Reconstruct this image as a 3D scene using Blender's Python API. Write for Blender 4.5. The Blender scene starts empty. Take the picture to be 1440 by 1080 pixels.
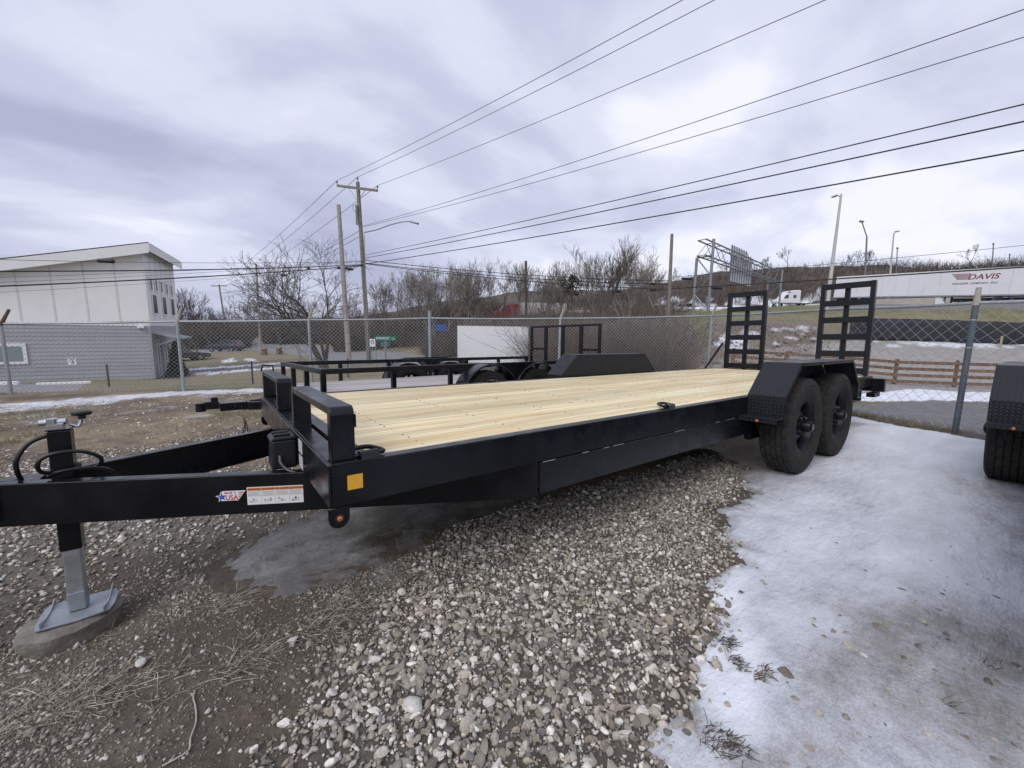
import bpy, bmesh, math, random
import numpy as np
from mathutils import Vector, Matrix
R=math.radians
random.seed(7); RNG=np.random.default_rng(7)
sc=bpy.context.scene
COL=sc.collection
# ------------------------------------------------------------------ camera
F_PX=564.2413; PITCH=0.1344; ROLL=0.0142; YAW=0.6477
CAM=np.array([-0.2825,-1.3517,1.1209])
FW=np.array([math.sin(YAW)*math.cos(PITCH),math.cos(YAW)*math.cos(PITCH),-math.sin(PITCH)])
_r=np.array([math.cos(YAW),-math.sin(YAW),0.0]); _u=np.cross(_r,FW)
RT=_r*math.cos(ROLL)+_u*math.sin(ROLL); UP=-_r*math.sin(ROLL)+_u*math.cos(ROLL)
FH=np.array([math.sin(YAW),math.cos(YAW),0.0]); RH=_r
cd=bpy.data.cameras.new('camera'); cam=bpy.data.objects.new('camera',cd); COL.objects.link(cam)
cd.sensor_fit='HORIZONTAL'; cd.sensor_width=36; cd.lens=36*F_PX/1440; cd.clip_start=0.02; cd.clip_end=3000
m=Matrix(((RT[0],UP[0],-FW[0],CAM[0]),(RT[1],UP[1],-FW[1],CAM[1]),(RT[2],UP[2],-FW[2],CAM[2]),(0,0,0,1)))
cam.matrix_world=m; sc.camera=cam
sc.render.resolution_x=1024; sc.render.resolution_y=768
# ------------------------------------------------------------------ sky, sun, exposure
SUN_EL=R(42); SUN_AZ=R(250)
w=bpy.data.worlds.new('World'); sc.world=w; w.use_nodes=True
nt=w.node_tree; nt.nodes.clear()
def N(t,**k):
    n=nt.nodes.new(t)
    for a,b in k.items(): setattr(n,a,b)
    return n
L=lambda a,b: nt.links.new(a,b)
out=N('ShaderNodeOutputWorld'); bg=N('ShaderNodeBackground'); L(bg.outputs[0],out.inputs[0])
sky=N('ShaderNodeTexSky'); sky.sky_type='NISHITA'; sky.sun_disc=False; sky.sun_elevation=SUN_EL; sky.sun_rotation=SUN_AZ
tc=N('ShaderNodeTexCoord'); sep=N('ShaderNodeSeparateXYZ'); L(tc.outputs['Generated'],sep.inputs[0])
mx=N('ShaderNodeMath',operation='MAXIMUM'); L(sep.outputs['Z'],mx.inputs[0]); mx.inputs[1].default_value=0.0
ad=N('ShaderNodeMath',operation='ADD'); L(mx.outputs[0],ad.inputs[0]); ad.inputs[1].default_value=0.30
dx=N('ShaderNodeMath',operation='DIVIDE'); L(sep.outputs['X'],dx.inputs[0]); L(ad.outputs[0],dx.inputs[1])
dy=N('ShaderNodeMath',operation='DIVIDE'); L(sep.outputs['Y'],dy.inputs[0]); L(ad.outputs[0],dy.inputs[1])
cb=N('ShaderNodeCombineXYZ'); L(dx.outputs[0],cb.inputs[0]); L(dy.outputs[0],cb.inputs[1])
mp=N('ShaderNodeMapping'); mp.inputs['Rotation'].default_value=(0,0,R(28)); mp.inputs['Scale'].default_value=(.95,1.35,1); mp.inputs['Location'].default_value=(3.1,7.4,0); L(cb.outputs[0],mp.inputs[0])
n1=N('ShaderNodeTexNoise'); n1.inputs['Scale'].default_value=1.45; n1.inputs['Detail'].default_value=8; n1.inputs['Roughness'].default_value=.52; n1.inputs['Distortion'].default_value=.25; L(mp.outputs[0],n1.inputs['Vector'])
n2=N('ShaderNodeTexNoise'); n2.inputs['Scale'].default_value=.35; n2.inputs['Detail'].default_value=3; L(mp.outputs[0],n2.inputs['Vector'])
av=N('ShaderNodeMath',operation='MULTIPLY_ADD'); L(n2.outputs['Fac'],av.inputs[0]); av.inputs[1].default_value=.42; 
ms=N('ShaderNodeMath',operation='MULTIPLY'); L(n1.outputs['Fac'],ms.inputs[0]); ms.inputs[1].default_value=.58; L(ms.outputs[0],av.inputs[2])
cr=N('ShaderNodeValToRGB'); L(av.outputs[0],cr.inputs[0]); e=cr.color_ramp.elements
cr.color_ramp.interpolation='EASE'
e[0].position=.37; e[0].color=(.41,.435,.59,1); e[1].position=.64; e[1].color=(.86,.87,.96,1)
k=cr.color_ramp.elements.new(.47); k.color=(.54,.565,.725,1)
k=cr.color_ramp.elements.new(.55); k.color=(.675,.70,.85,1)
sm=N('ShaderNodeMixRGB'); sm.inputs[0].default_value=.92
ss=N('ShaderNodeMixRGB',blend_type='MULTIPLY'); ss.inputs[0].default_value=1; L(sky.outputs[0],ss.inputs[1]); ss.inputs[2].default_value=(.08,.08,.08,1)
L(ss.outputs[0],sm.inputs[1]); L(cr.outputs[0],sm.inputs[2]); L(sm.outputs[0],bg.inputs[0]); bg.inputs[1].default_value=1.0
sl=bpy.data.lights.new('sun','SUN'); sl.energy=1.5; sl.angle=R(35); sl.color=(1,.97,.93)
so=bpy.data.objects.new('sun',sl); COL.objects.link(so)
_d=Vector((math.sin(SUN_AZ)*math.cos(SUN_EL),math.cos(SUN_AZ)*math.cos(SUN_EL),math.sin(SUN_EL)))
so.rotation_euler=_d.to_track_quat('Z','Y').to_euler(); so.location=(0,0,50)
vs=sc.view_settings; vs.view_transform='Standard'; vs.look='None'; vs.exposure=0.2; vs.gamma=1; vs.use_curve_mapping=False
# ------------------------------------------------------------------ pixel helpers (photo 1440x1080)
def ray(x,y): return FW+RT*(x-720)/F_PX+UP*(540-y)/F_PX
def dep(x,y,d):
    v=ray(x,y); return Vector(CAM+v*(d/(v@FH)))
def onz(x,y,z):
    v=ray(x,y); return Vector(CAM+v*((z-CAM[2])/v[2]))
def pxof(P):
    d=np.asarray(P)-CAM; f=d@FW
    return 720+F_PX*(d@RT)/f, 540-F_PX*(d@UP)/f, f
# ------------------------------------------------------------------ numpy noise
def _h(ix,iy,s):
    n=(ix.astype(np.int64)*374761393+iy.astype(np.int64)*668265263+s*974711)&0x7fffffff
    n=((n^(n>>13))*1274126177)&0x7fffffff
    return ((n^(n>>16))&0xffff)/65535.0
def vnoise(x,y,s=0):
    x=np.asarray(x,float); y=np.asarray(y,float)
    ix=np.floor(x); iy=np.floor(y); fx=x-ix; fy=y-iy
    fx=fx*fx*(3-2*fx); fy=fy*fy*(3-2*fy)
    a=_h(ix,iy,s); b=_h(ix+1,iy,s); c=_h(ix,iy+1,s); d=_h(ix+1,iy+1,s)
    return (a*(1-fx)+b*fx)*(1-fy)+(c*(1-fx)+d*fx)*fy
def fbm(x,y,o=4,s=0):
    t=0; a=.5; 
    for i in range(o): t=t+a*vnoise(x*2**i,y*2**i,s+i*17); a*=.5
    return t/(1-.5**o)
def sstep(a,b,x): 
    t=np.clip((x-a)/(b-a),0,1); return t*t*(3-2*t)
def inpoly(px,py,poly):
    ins=np.zeros(np.shape(px),bool); n=len(poly)
    for i in range(n):
        x1,y1=poly[i]; x2,y2=poly[(i+1)%n]
        c=((y1>py)!=(y2>py)); 
        with np.errstate(divide='ignore',invalid='ignore'): xi=(x2-x1)*(py-y1)/(y2-y1+1e-12)+x1
        ins^=c&(px<xi)
    return ins
def sdist(px,py,poly):
    d=np.full(np.shape(px),1e9); n=len(poly)
    for i in range(n):
        x1,y1=poly[i]; x2,y2=poly[(i+1)%n]; ex,ey=x2-x1,y2-y1
        t=np.clip(((px-x1)*ex+(py-y1)*ey)/(ex*ex+ey*ey+1e-12),0,1)
        d=np.minimum(d,np.hypot(px-x1-t*ex,py-y1-t*ey))
    return np.where(inpoly(px,py,poly),d,-d)
# ------------------------------------------------------------------ terrain
FENCE_U=[-900,15,262,435,605,785,1000,1190,1343,1440,2500]
FENCE_D=[7.0,7.73,8.49,9.1,9.8,9.9,10.0,6.35,4.78,4.3,4.0]
TAB={-720:[(7,-.45),(9.5,-.6),(24,-2.25),(60,-2.8),(120,-2),(400,0)],
 0:[(7.7,-.37),(9.5,-.5),(21,-2.1),(60,-2.8),(120,-2),(400,0)],
 262:[(8.5,-.28),(10,-.4),(24,-2.1),(56,-2.6),(100,-2.4),(400,4)],
 480:[(9.3,-.2),(11,-.35),(25,-1.3),(45,-2.0),(80,-2),(400,10)],
 620:[(9.8,-.1),(11.5,-.25),(14,-.35),(25,-.9),(45,-1.0),(80,1.0),(110,3),(250,19),(400,21)],
 740:[(9.9,-.07),(12,-.1),(14,-.25),(25,-.4),(45,.8),(70,3),(90,4.2),(100,4.4),(130,8),(250,25),(400,27)],
 1000:[(10,.05),(13,-.5),(20,-1.0),(24,-.2),(29,1.3),(45,3.4),(62,4.5),(75,4.8),(90,6.2),(105,8),(150,23.5),(400,30)],
 1200:[(6.2,-.05),(8,-.6),(13,-1.0),(19,-1.2),(25,.3),(27,.75),(30,1.0),(40,3.4),(47,4.6),(62,5.2),(80,6.2),(100,8),(140,24),(400,30)],
 1440:[(4.2,0),(6.5,-.5),(12,-1.0),(19,-1.25),(25,.4),(27,.75),(29,1.0),(36,4.2),(42,4.75),(60,5),(78,7),(120,23.5),(400,28)],
 2400:[(4,0),(6.5,-.5),(12,-1.0),(19,-1.25),(25,.4),(27,.75),(29,1.0),(36,4.2),(42,4.75),(60,5),(78,7),(120,23.5),(400,28)]}
_tu=sorted(TAB)
def lot_z(x,y):
    z=-.0141*np.clip(x,-6,20)-.0303*np.clip(y,-4,20)+.0055*np.clip(x,0,12)*np.clip(y-2.5,0,12)
    z=z-.185*np.exp(-((x+.85)**2+(y-1.05)**2)/(2*.42**2))
    return z
def gz(x,y):
    x=np.asarray(x,float); y=np.asarray(y,float)
    dx=x-CAM[0]; dy=y-CAM[1]; d=dx*FH[0]+dy*FH[1]; s=dx*RH[0]+dy*RH[1]
    ang=np.clip(np.arctan2(s,d),-1.22,1.23); u=720+F_PX*np.tan(ang)
    rad=np.hypot(dx,dy); dd=rad*np.cos(ang)
    zt=np.zeros_like(x); prof=[np.interp(dd,[q[0] for q in TAB[k]],[q[1] for q in TAB[k]]) for k in _tu]
    for i in range(len(_tu)-1):
        a,b=_tu[i],_tu[i+1]; sel=(u>=a)&(u<=b); t=np.clip((u-a)/(b-a),0,1)
        zt=np.where(sel,prof[i]*(1-t)+prof[i+1]*t,zt)
    fd=np.interp(u,FENCE_U,FENCE_D)
    wgt=sstep(fd+.2,fd+1.8,dd)*sstep(2.0,1.6,np.abs(np.arctan2(s,d)))
    big=sstep(14,40,dd)
    zt=zt+big*(fbm(x/9,y/9,3,5)-.5)*.7
    far=sstep(90,160,dd); zt=zt+far*(fbm(x/45,y/45,3,9)-.5)*6
    return lot_z(x,y)*(1-wgt)+zt*wgt
def g1(x,y): return float(gz(np.array([x]),np.array([y]))[0])
def at(u,d,z=None):
    """ground point in photo column u at forward distance d"""
    p=CAM+FH*d+RH*((u-720)/F_PX*d); return Vector((p[0],p[1],g1(p[0],p[1]) if z is None else z))
def gnd(u,v):
    """photo pixel -> lot ground"""
    z=0.0
    for _ in range(6): p=onz(u,v,z); z=float(lot_z(p.x,p.y))
    return (p.x,p.y)
# ------------------------------------------------------------------ mesh builder
class MB:
    def __init__(s): s.v=[]; s.f=[]
    def add(s,vs,fs,M=None):
        o=len(s.v); s.v+=[tuple(M@Vector(q)) for q in vs] if M is not None else [tuple(q) for q in vs]
        s.f+=[tuple(i+o for i in f) for f in fs]; return s
    def box(s,x0,x1,y0,y1,z0,z1,M=None):
        return s.add([(x0,y0,z0),(x1,y0,z0),(x1,y1,z0),(x0,y1,z0),(x0,y0,z1),(x1,y0,z1),(x1,y1,z1),(x0,y1,z1)],
          [(0,3,2,1),(4,5,6,7),(0,1,5,4),(1,2,6,5),(2,3,7,6),(3,0,4,7)],M)
    def tube(s,path,r,n=8,cap=True):
        P=[Vector(q) for q in path]; k=len(P); rr=r if hasattr(r,'__len__') else [r]*k
        vs=[];prev=None
        for i in range(k):
            t=(P[min(i+1,k-1)]-P[max(i-1,0)])
            if t.length<1e-9: t=Vector((0,0,1))
            t.normalize()
            if prev is None:
                a=Vector((0,0,1)) if abs(t.z)<.9 else Vector((1,0,0)); x=t.cross(a).normalized()
            else:
                x=(prev-t*prev.dot(t)); x=x.normalized() if x.length>1e-6 else t.orthogonal().normalized()
            prev=x; y=t.cross(x)
            for j in range(n):
                a=2*math.pi*j/n; vs.append(P[i]+(x*math.cos(a)+y*math.sin(a))*rr[i])
        fs=[(i*n+j,i*n+(j+1)%n,(i+1)*n+(j+1)%n,(i+1)*n+j) for i in range(k-1) for j in range(n)]
        if cap: fs+=[tuple(range(n-1,-1,-1)),tuple((k-1)*n+j for j in range(n))]
        return s.add(vs,fs)
    def bar(s,a,b,w,h,up=(0,0,1),ext=0):
        a=Vector(a);b=Vector(b);d=(b-a).normalized(); a=a-d*ext;b=b+d*ext
        U=Vector(up); x=d.cross(U)
        if x.length<1e-5: x=d.orthogonal()
        x.normalize(); y=x.cross(d)
        c=[(-w/2,-h/2),(w/2,-h/2),(w/2,h/2),(-w/2,h/2)]
        return s.add([a+x*p+y*q for p,q in c]+[b+x*p+y*q for p,q in c],[(3,2,1,0),(4,5,6,7),(0,1,5,4),(1,2,6,5),(2,3,7,6),(3,0,4,7)])
    def prism(s,prof,fn,a,b):
        """prof 2D polygon, fn(p,q,t)->xyz, extruded t=a..b"""
        n=len(prof); vs=[fn(p,q,a) for p,q in prof]+[fn(p,q,b) for p,q in prof]
        fs=[tuple(range(n-1,-1,-1)),tuple(range(n,2*n))]+[(i,(i+1)%n,n+(i+1)%n,n+i) for i in range(n)]
        return s.add(vs,fs)
    def lathe(s,prof,c,axis='y',n=32,closed=False):
        c=Vector(c); vs=[]; k=len(prof)
        for r,h in prof:
            for j in range(n):
                a=2*math.pi*j/n; ca,sa=math.cos(a)*r,math.sin(a)*r
                o={'y':(ca,h,sa),'z':(ca,sa,h),'x':(h,ca,sa)}[axis]; vs.append(c+Vector(o))
        fs=[(i*n+j,i*n+(j+1)%n,(i+1)%k*n+(j+1)%n,(i+1)%k*n+j) for i in range(k if closed else k-1) for j in range(n)]
        return s.add(vs,fs)
    def cyl(s,a,b,r,n=12,r2=None):
        return s.tube([a,b],[r,r if r2 is None else r2],n)
    def mesh(s,name):
        me=bpy.data.meshes.new(name); me.from_pydata(s.v,[],s.f); me.update(); return me
    def build(s,name,mat,parent=None,smooth=False,bevel=0,fix=True):
        me=s.mesh(name)
        if fix:
            bm=bmesh.new(); bm.from_mesh(me); bmesh.ops.recalc_face_normals(bm,faces=bm.faces); bm.to_mesh(me); bm.free()
        return link(name,me,mat,parent,smooth,bevel)
def link(name,me,mat,parent=None,smooth=False,bevel=0):
    if mat is not None and not me.materials: me.materials.append(mat)
    o=bpy.data.objects.new(name,me); COL.objects.link(o); o.parent=parent
    if smooth:
        me.polygons.foreach_set('use_smooth',[True]*len(me.polygons))
        if smooth!='all': me.set_sharp_from_angle(angle=R(38))
    if bevel:
        b=o.modifiers.new('bevel','BEVEL'); b.width=bevel; b.segments=2; b.limit_method='ANGLE'; b.angle_limit=R(40)
    return o
def npmesh(name,V,Fq,mat=None,col=None,smooth=False,parent=None,k=None):
    """fast mesh from arrays; Fq (n,k) faces"""
    V=np.asarray(V,np.float32); Fq=np.asarray(Fq,np.int32); kk=Fq.shape[1]
    me=bpy.data.meshes.new(name); me.vertices.add(len(V)); me.vertices.foreach_set('co',V.ravel())
    me.loops.add(Fq.size); me.loops.foreach_set('vertex_index',Fq.ravel())
    me.polygons.add(len(Fq)); me.polygons.foreach_set('loop_start',np.arange(0,Fq.size,kk,dtype=np.int32))
    me.polygons.foreach_set('loop_total',np.full(len(Fq),kk,np.int32))
    if smooth: me.polygons.foreach_set('use_smooth',np.ones(len(Fq),bool))
    me.update(calc_edges=True)
    if col is not None:
        a=me.color_attributes.new('tint','FLOAT_COLOR','POINT'); c=np.ones((len(V),4),np.float32); c[:,:3]=col; a.data.foreach_set('color',c.ravel())
    if mat is not None: me.materials.append(mat)
    o=bpy.data.objects.new(name,me); COL.objects.link(o); o.parent=parent; return o
def tag(o,label=None,cat=None,group=None,kind=None):
    for k_,v in (('label',label),('category',cat),('group',group),('kind',kind)):
        if v: o[k_]=v
    return o
def thing(name,label,cat,loc=(0,0,0),rz=0,group=None):
    o=bpy.data.objects.new(name,None); COL.objects.link(o); o.location=loc; o.rotation_euler=(0,0,rz); o.empty_display_size=.1
    return tag(o,label,cat,group)
def copy_tree(o,parent=None):
    c=o.copy(); COL.objects.link(c); c.parent=parent
    for ch in o.children: copy_tree(ch,c)
    return c
def text_mesh(name,txt,size,mat,parent,M,ext=.0006,font_bold=False,sx=1,shear=0):
    cu=bpy.data.curves.new(name,'FONT'); cu.body=txt; cu.size=size; cu.extrude=ext; cu.align_x='LEFT'; cu.resolution_u=3; cu.shear=shear
    if font_bold: cu.offset=size*.018
    t=bpy.data.objects.new('tmp_text',cu); COL.objects.link(t); bpy.context.view_layer.update()
    me=bpy.data.meshes.new_from_object(t.evaluated_get(bpy.context.evaluated_depsgraph_get()))
    bpy.data.objects.remove(t); bpy.data.curves.remove(cu)
    me.name=name; me.transform(M@Matrix.Diagonal((sx,1,1,1))); me.materials.clear()
    return link(name,me,mat,parent)
def spline(pts,n=10):
    P=[Vector(p) for p in pts]; P=[P[0]*2-P[1]]+P+[P[-1]*2-P[-2]]; o=[]
    for i in range(1,len(P)-2):
        a,b,c,d=P[i-1],P[i],P[i+1],P[i+2]
        for k_ in range(n):
            t=k_/n; o.append(.5*((2*b)+(c-a)*t+(2*a-5*b+4*c-d)*t*t+(3*b-a-3*c+d)*t**3))
    o.append(P[-2]); return o
# ------------------------------------------------------------------ materials
MAT={}
def mat(name,col,rough=.6,metal=0,noise=None,bump=None,coat=0,spec=.5,rough_var=0,vcol=False,objvar=0,coord='Object',extra=None):
    """noise=(scale,amount[,detail]) multiplies colour; bump=(scale,strength,dist)"""
    if name in MAT: return MAT[name]
    mt=bpy.data.materials.new(name); mt.use_nodes=True; t=mt.node_tree; nn=t.nodes; b=nn['Principled BSDF']
    b.inputs['Base Color'].default_value=(*col,1); b.inputs['Roughness'].default_value=rough; b.inputs['Metallic'].default_value=metal
    b.inputs['Specular IOR Level'].default_value=spec
    if coat: b.inputs['Coat Weight'].default_value=coat; b.inputs['Coat Roughness'].default_value=.12
    co=nn.new('ShaderNodeTexCoord'); cur=None
    if vcol:
        a=nn.new('ShaderNodeVertexColor'); a.layer_name='tint'; cur=a.outputs[0]
    def mul(fac_out,lo,hi,cur):
        r=nn.new('ShaderNodeMapRange'); t.links.new(fac_out,r.inputs[0]); r.inputs[1].default_value=.25; r.inputs[2].default_value=.75; r.inputs[3].default_value=lo; r.inputs[4].default_value=hi
        x=nn.new('ShaderNodeMixRGB'); x.blend_type='MULTIPLY'; x.inputs[0].default_value=1
        if cur is None: x.inputs[1].default_value=(*col,1)
        else: t.links.new(cur,x.inputs[1])
        t.links.new(r.outputs[0],x.inputs[2]); return x.outputs[0]
    if noise:
        ns=noise if isinstance(noise,list) else [noise]
        for q in ns:
            z=nn.new('ShaderNodeTexNoise'); z.inputs['Scale'].default_value=q[0]; z.inputs['Detail'].default_value=q[2] if len(q)>2 else 5; z.inputs['Roughness'].default_value=.62
            t.links.new(co.outputs[coord],z.inputs['Vector']); cur=mul(z.outputs['Fac'],1-q[1],1+q[1],cur)
    if objvar:
        oi=nn.new('ShaderNodeObjectInfo'); cur=mul(oi.outputs['Random'],1-objvar,1+objvar,cur)
    if cur is not None: t.links.new(cur,b.inputs['Base Color'])
    if rough_var:
        z=nn.new('ShaderNodeTexNoise'); z.inputs['Scale'].default_value=9; z.inputs['Detail'].default_value=6; t.links.new(co.outputs[coord],z.inputs['Vector'])
        r=nn.new('ShaderNodeMapRange'); r.inputs[1].default_value=.3; r.inputs[2].default_value=.7; r.inputs[3].default_value=max(.02,rough-rough_var); r.inputs[4].default_value=rough+rough_var
        t.links.new(z.outputs['Fac'],r.inputs[0]); t.links.new(r.outputs[0],b.inputs['Roughness'])
    if bump:
        bs=bump if isinstance(bump,list) else [bump]; last=None
        for q in bs:
            z=nn.new('ShaderNodeTexNoise'); z.inputs['Scale'].default_value=q[0]; z.inputs['Detail'].default_value=5; t.links.new(co.outputs[coord],z.inputs['Vector'])
            bp=nn.new('ShaderNodeBump'); bp.inputs['Strength'].default_value=q[1]; bp.inputs['Distance'].default_value=q[2]; t.links.new(z.outputs['Fac'],bp.inputs['Height'])
            if last is not None: t.links.new(last,bp.inputs['Normal'])
            last=bp.outputs[0]
        t.links.new(last,b.inputs['Normal'])
    MAT[name]=mt
    if extra: extra(t,b,co)
    return mt
def dust_extra(t,b,co):
    nn=t.nodes; lk=t.links.new; src=b.inputs['Base Color'].links[0].from_socket
    a=nn.new('ShaderNodeTexNoise'); a.inputs['Scale'].default_value=2.2; a.inputs['Detail'].default_value=6; a.inputs['Roughness'].default_value=.7; lk(co.outputs['Object'],a.inputs['Vector'])
    v=nn.new('ShaderNodeTexNoise'); v.inputs['Scale'].default_value=210; v.inputs['Detail'].default_value=2; lk(co.outputs['Object'],v.inputs['Vector'])
    r1=nn.new('ShaderNodeMapRange'); r1.inputs[1].default_value=.42; r1.inputs[2].default_value=.75; r1.inputs[3].default_value=.0; r1.inputs[4].default_value=.07; lk(a.outputs['Fac'],r1.inputs[0])
    r2=nn.new('ShaderNodeMapRange'); r2.inputs[1].default_value=.69; r2.inputs[2].default_value=.74; r2.inputs[3].default_value=0; r2.inputs[4].default_value=.7; lk(v.outputs['Fac'],r2.inputs[0])
    g=nn.new('ShaderNodeMapRange'); g.inputs[1].default_value=.45; g.inputs[2].default_value=.62; lk(a.outputs['Fac'],g.inputs[0])
    m2=nn.new('ShaderNodeMath'); m2.operation='MULTIPLY'; lk(r2.outputs[0],m2.inputs[0]); lk(g.outputs[0],m2.inputs[1])
    ad_=nn.new('ShaderNodeMath'); ad_.operation='MAXIMUM'; lk(r1.outputs[0],ad_.inputs[0]); lk(m2.outputs[0],ad_.inputs[1])
    x=nn.new('ShaderNodeMixRGB'); lk(ad_.outputs[0],x.inputs[0]); lk(src,x.inputs[1]); x.inputs[2].default_value=(.085,.082,.078,1); lk(x.outputs[0],b.inputs['Base Color'])
black=mat('black_paint',(.0045,.0054,.0075),.27,spec=.33,noise=[(6,.25),(70,.12)],bump=[(160,.06,.002),(5,.05,.01)],rough_var=.12,coat=.05,objvar=.12,extra=dust_extra)
blackdull=mat('black_paint_dull',(.007,.0073,.0085),.5,spec=.3,noise=(8,.25),bump=(120,.08,.002),objvar=.15)
rubber=mat('rubber',(.027,.025,.0225),.82,spec=.3,noise=[(5,.25),(14,.3),(60,.25)],bump=(90,.2,.002),rough_var=.1)
plastic=mat('black_plastic',(.012,.012,.013),.42,bump=(200,.1,.001))
rim_m=mat('rim_paint',(.006,.0065,.008),.38,spec=.25,noise=(10,.2))
hubm=mat('hub_grey',(.30,.31,.33),.38,metal=.7,noise=(30,.2))
galv=mat('galvanised',(.50,.53,.56),.38,metal=.75,noise=[(9,.18),(40,.12)],rough_var=.1)
galvd=mat('galvanised_dull',(.33,.36,.39),.5,metal=.55,noise=[(6,.15),(50,.1)])
fencem=mat('fence_galvanised',(.34,.37,.39),.48,metal=.45,noise=[(3,.16),(30,.1)],coord='Object')
wirem=mat('fence_wire',(.46,.48,.49),.5,metal=.3)
chrome=mat('zinc_bright',(.72,.73,.75),.22,metal=1,noise=(20,.1))
amber=mat('amber_lens',(.50,.13,.02),.2,coat=.5)
yellow=mat('reflective_amber',(.82,.42,.03),.35,noise=(300,.12))
white_p=mat('white_paper',(.75,.75,.74),.5); orange_p=mat('label_orange',(.72,.22,.05),.5); red_p=mat('label_red',(.45,.03,.06),.5); blue_p=mat('label_blue',(.03,.09,.42),.5); ink=mat('label_ink',(.05,.05,.05),.6); inkl=mat('label_ink_pale',(.30,.30,.31),.6)
concrete=mat('concrete',(.19,.175,.15),.9,noise=[(9,.25),(45,.25)],bump=[(18,.5,.02),(80,.4,.006)])
def wood_mat(name,cA,cB,cC,knots=True,gscale=1.0,stain=0):
    mt=bpy.data.materials.new(name); mt.use_nodes=True; t=mt.node_tree; nn=t.nodes; b=nn['Principled BSDF']; lk=t.links.new
    co=nn.new('ShaderNodeTexCoord'); oi=nn.new('ShaderNodeObjectInfo')
    off=nn.new('ShaderNodeVectorMath'); off.operation='MULTIPLY_ADD'
    cmb=nn.new('ShaderNodeCombineXYZ'); lk(oi.outputs['Random'],cmb.inputs[0]); lk(oi.outputs['Random'],cmb.inputs[2])
    lk(cmb.outputs[0],off.inputs[0]); off.inputs[1].default_value=(37,0,13); lk(co.outputs['Object'],off.inputs[2])
    mpn=nn.new('ShaderNodeMapping'); mpn.inputs['Scale'].default_value=(.35*gscale,7*gscale,7*gscale); lk(off.outputs[0],mpn.inputs[0])
    # growth rings warped along the board
    g1_=nn.new('ShaderNodeTexNoise'); g1_.inputs['Scale'].default_value=1.6; g1_.inputs['Detail'].default_value=5; g1_.inputs['Distortion'].default_value=.9; lk(mpn.outputs[0],g1_.inputs['Vector'])
    mp2=nn.new('ShaderNodeMapping'); mp2.inputs['Scale'].default_value=(.6*gscale,34*gscale,34*gscale); lk(off.outputs[0],mp2.inputs[0])
    g2_=nn.new('ShaderNodeTexNoise'); g2_.inputs['Scale'].default_value=2.2; g2_.inputs['Detail'].default_value=6; g2_.inputs['Distortion'].default_value=.4; lk(mp2.outputs[0],g2_.inputs['Vector'])
    g3_=nn.new('ShaderNodeTexNoise'); g3_.inputs['Scale'].default_value=.9; g3_.inputs['Detail'].default_value=3; lk(off.outputs[0],g3_.inputs['Vector'])
    r=nn.new('ShaderNodeValToRGB'); r.color_ramp.elements[0].position=.40; r.color_ramp.elements[0].color=(*cB,1); r.color_ramp.elements[1].position=.60; r.color_ramp.elements[1].color=(*cA,1); lk(g1_.outputs['Fac'],r.inputs[0])
    def mulr(cur,fac,f0,f1,lo,hi):
        q=nn.new('ShaderNodeMapRange'); q.inputs[1].default_value=f0; q.inputs[2].default_value=f1; q.inputs[3].default_value=lo; q.inputs[4].default_value=hi; lk(fac,q.inputs[0])
        x=nn.new('ShaderNodeMixRGB'); x.blend_type='MULTIPLY'; x.inputs[0].default_value=1; lk(cur,x.inputs[1]); lk(q.outputs[0],x.inputs[2]); return x.outputs[0]
    cur=mulr(r.outputs[0],g2_.outputs['Fac'],.3,.7,.70,1.14)
    cur=mulr(cur,oi.outputs['Random'],0,1,.82,1.10)
    x=nn.new('ShaderNodeMixRGB'); lk(cur,x.inputs[1]); x.inputs[2].default_value=(*cC,1)
    q=nn.new('ShaderNodeMapRange'); q.inputs[1].default_value=.5; q.inputs[2].default_value=.72; q.inputs[3].default_value=0; q.inputs[4].default_value=.65; lk(g3_.outputs['Fac'],q.inputs[0]); lk(q.outputs[0],x.inputs[0]); cur=x.outputs[0]
    if knots:
        mk=nn.new('ShaderNodeMapping'); mk.inputs['Scale'].default_value=(1.6,4.6,4.6); lk(off.outputs[0],mk.inputs[0])
        wn=nn.new('ShaderNodeTexNoise'); wn.inputs['Scale'].default_value=4; lk(mk.outputs[0],wn.inputs['Vector'])
        wa=nn.new('ShaderNodeMixRGB'); wa.blend_type='ADD'; wa.inputs[0].default_value=.12; lk(mk.outputs[0],wa.inputs[1]); lk(wn.outputs['Color'],wa.inputs[2])
        vo=nn.new('ShaderNodeTexVoronoi'); vo.inputs['Scale'].default_value=1.9; vo.inputs['Randomness'].default_value=1; lk(wa.outputs[0],vo.inputs['Vector'])
        q=nn.new('ShaderNodeMapRange'); q.inputs[1].default_value=.04; q.inputs[2].default_value=.12; q.inputs[3].default_value=.8; q.inputs[4].default_value=0; lk(vo.outputs['Distance'],q.inputs[0])
        x=nn.new('ShaderNodeMixRGB'); lk(q.outputs[0],x.inputs[0]); lk(cur,x.inputs[1]); x.inputs[2].default_value=(.22,.13,.065,1); cur=x.outputs[0]
    lk(cur,b.inputs['Base Color']); b.inputs['Roughness'].default_value=.72; b.inputs['Specular IOR Level'].default_value=.3
    bp=nn.new('ShaderNodeBump'); bp.inputs['Strength'].default_value=.35; bp.inputs['Distance'].default_value=.002; lk(g2_.outputs['Fac'],bp.inputs['Height']); lk(bp.outputs[0],b.inputs['Normal'])
    MAT[name]=mt; return mt
pine=wood_mat('new_pine',(.86,.755,.49),(.70,.53,.29),(.73,.69,.47))
greywood=wood_mat('weathered_plank',(.50,.47,.46),(.38,.35,.34),(.46,.42,.42),knots=False)
fencewood=wood_mat('stained_fence_wood',(.22,.135,.085),(.155,.092,.06),(.21,.145,.10),knots=False)
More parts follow.
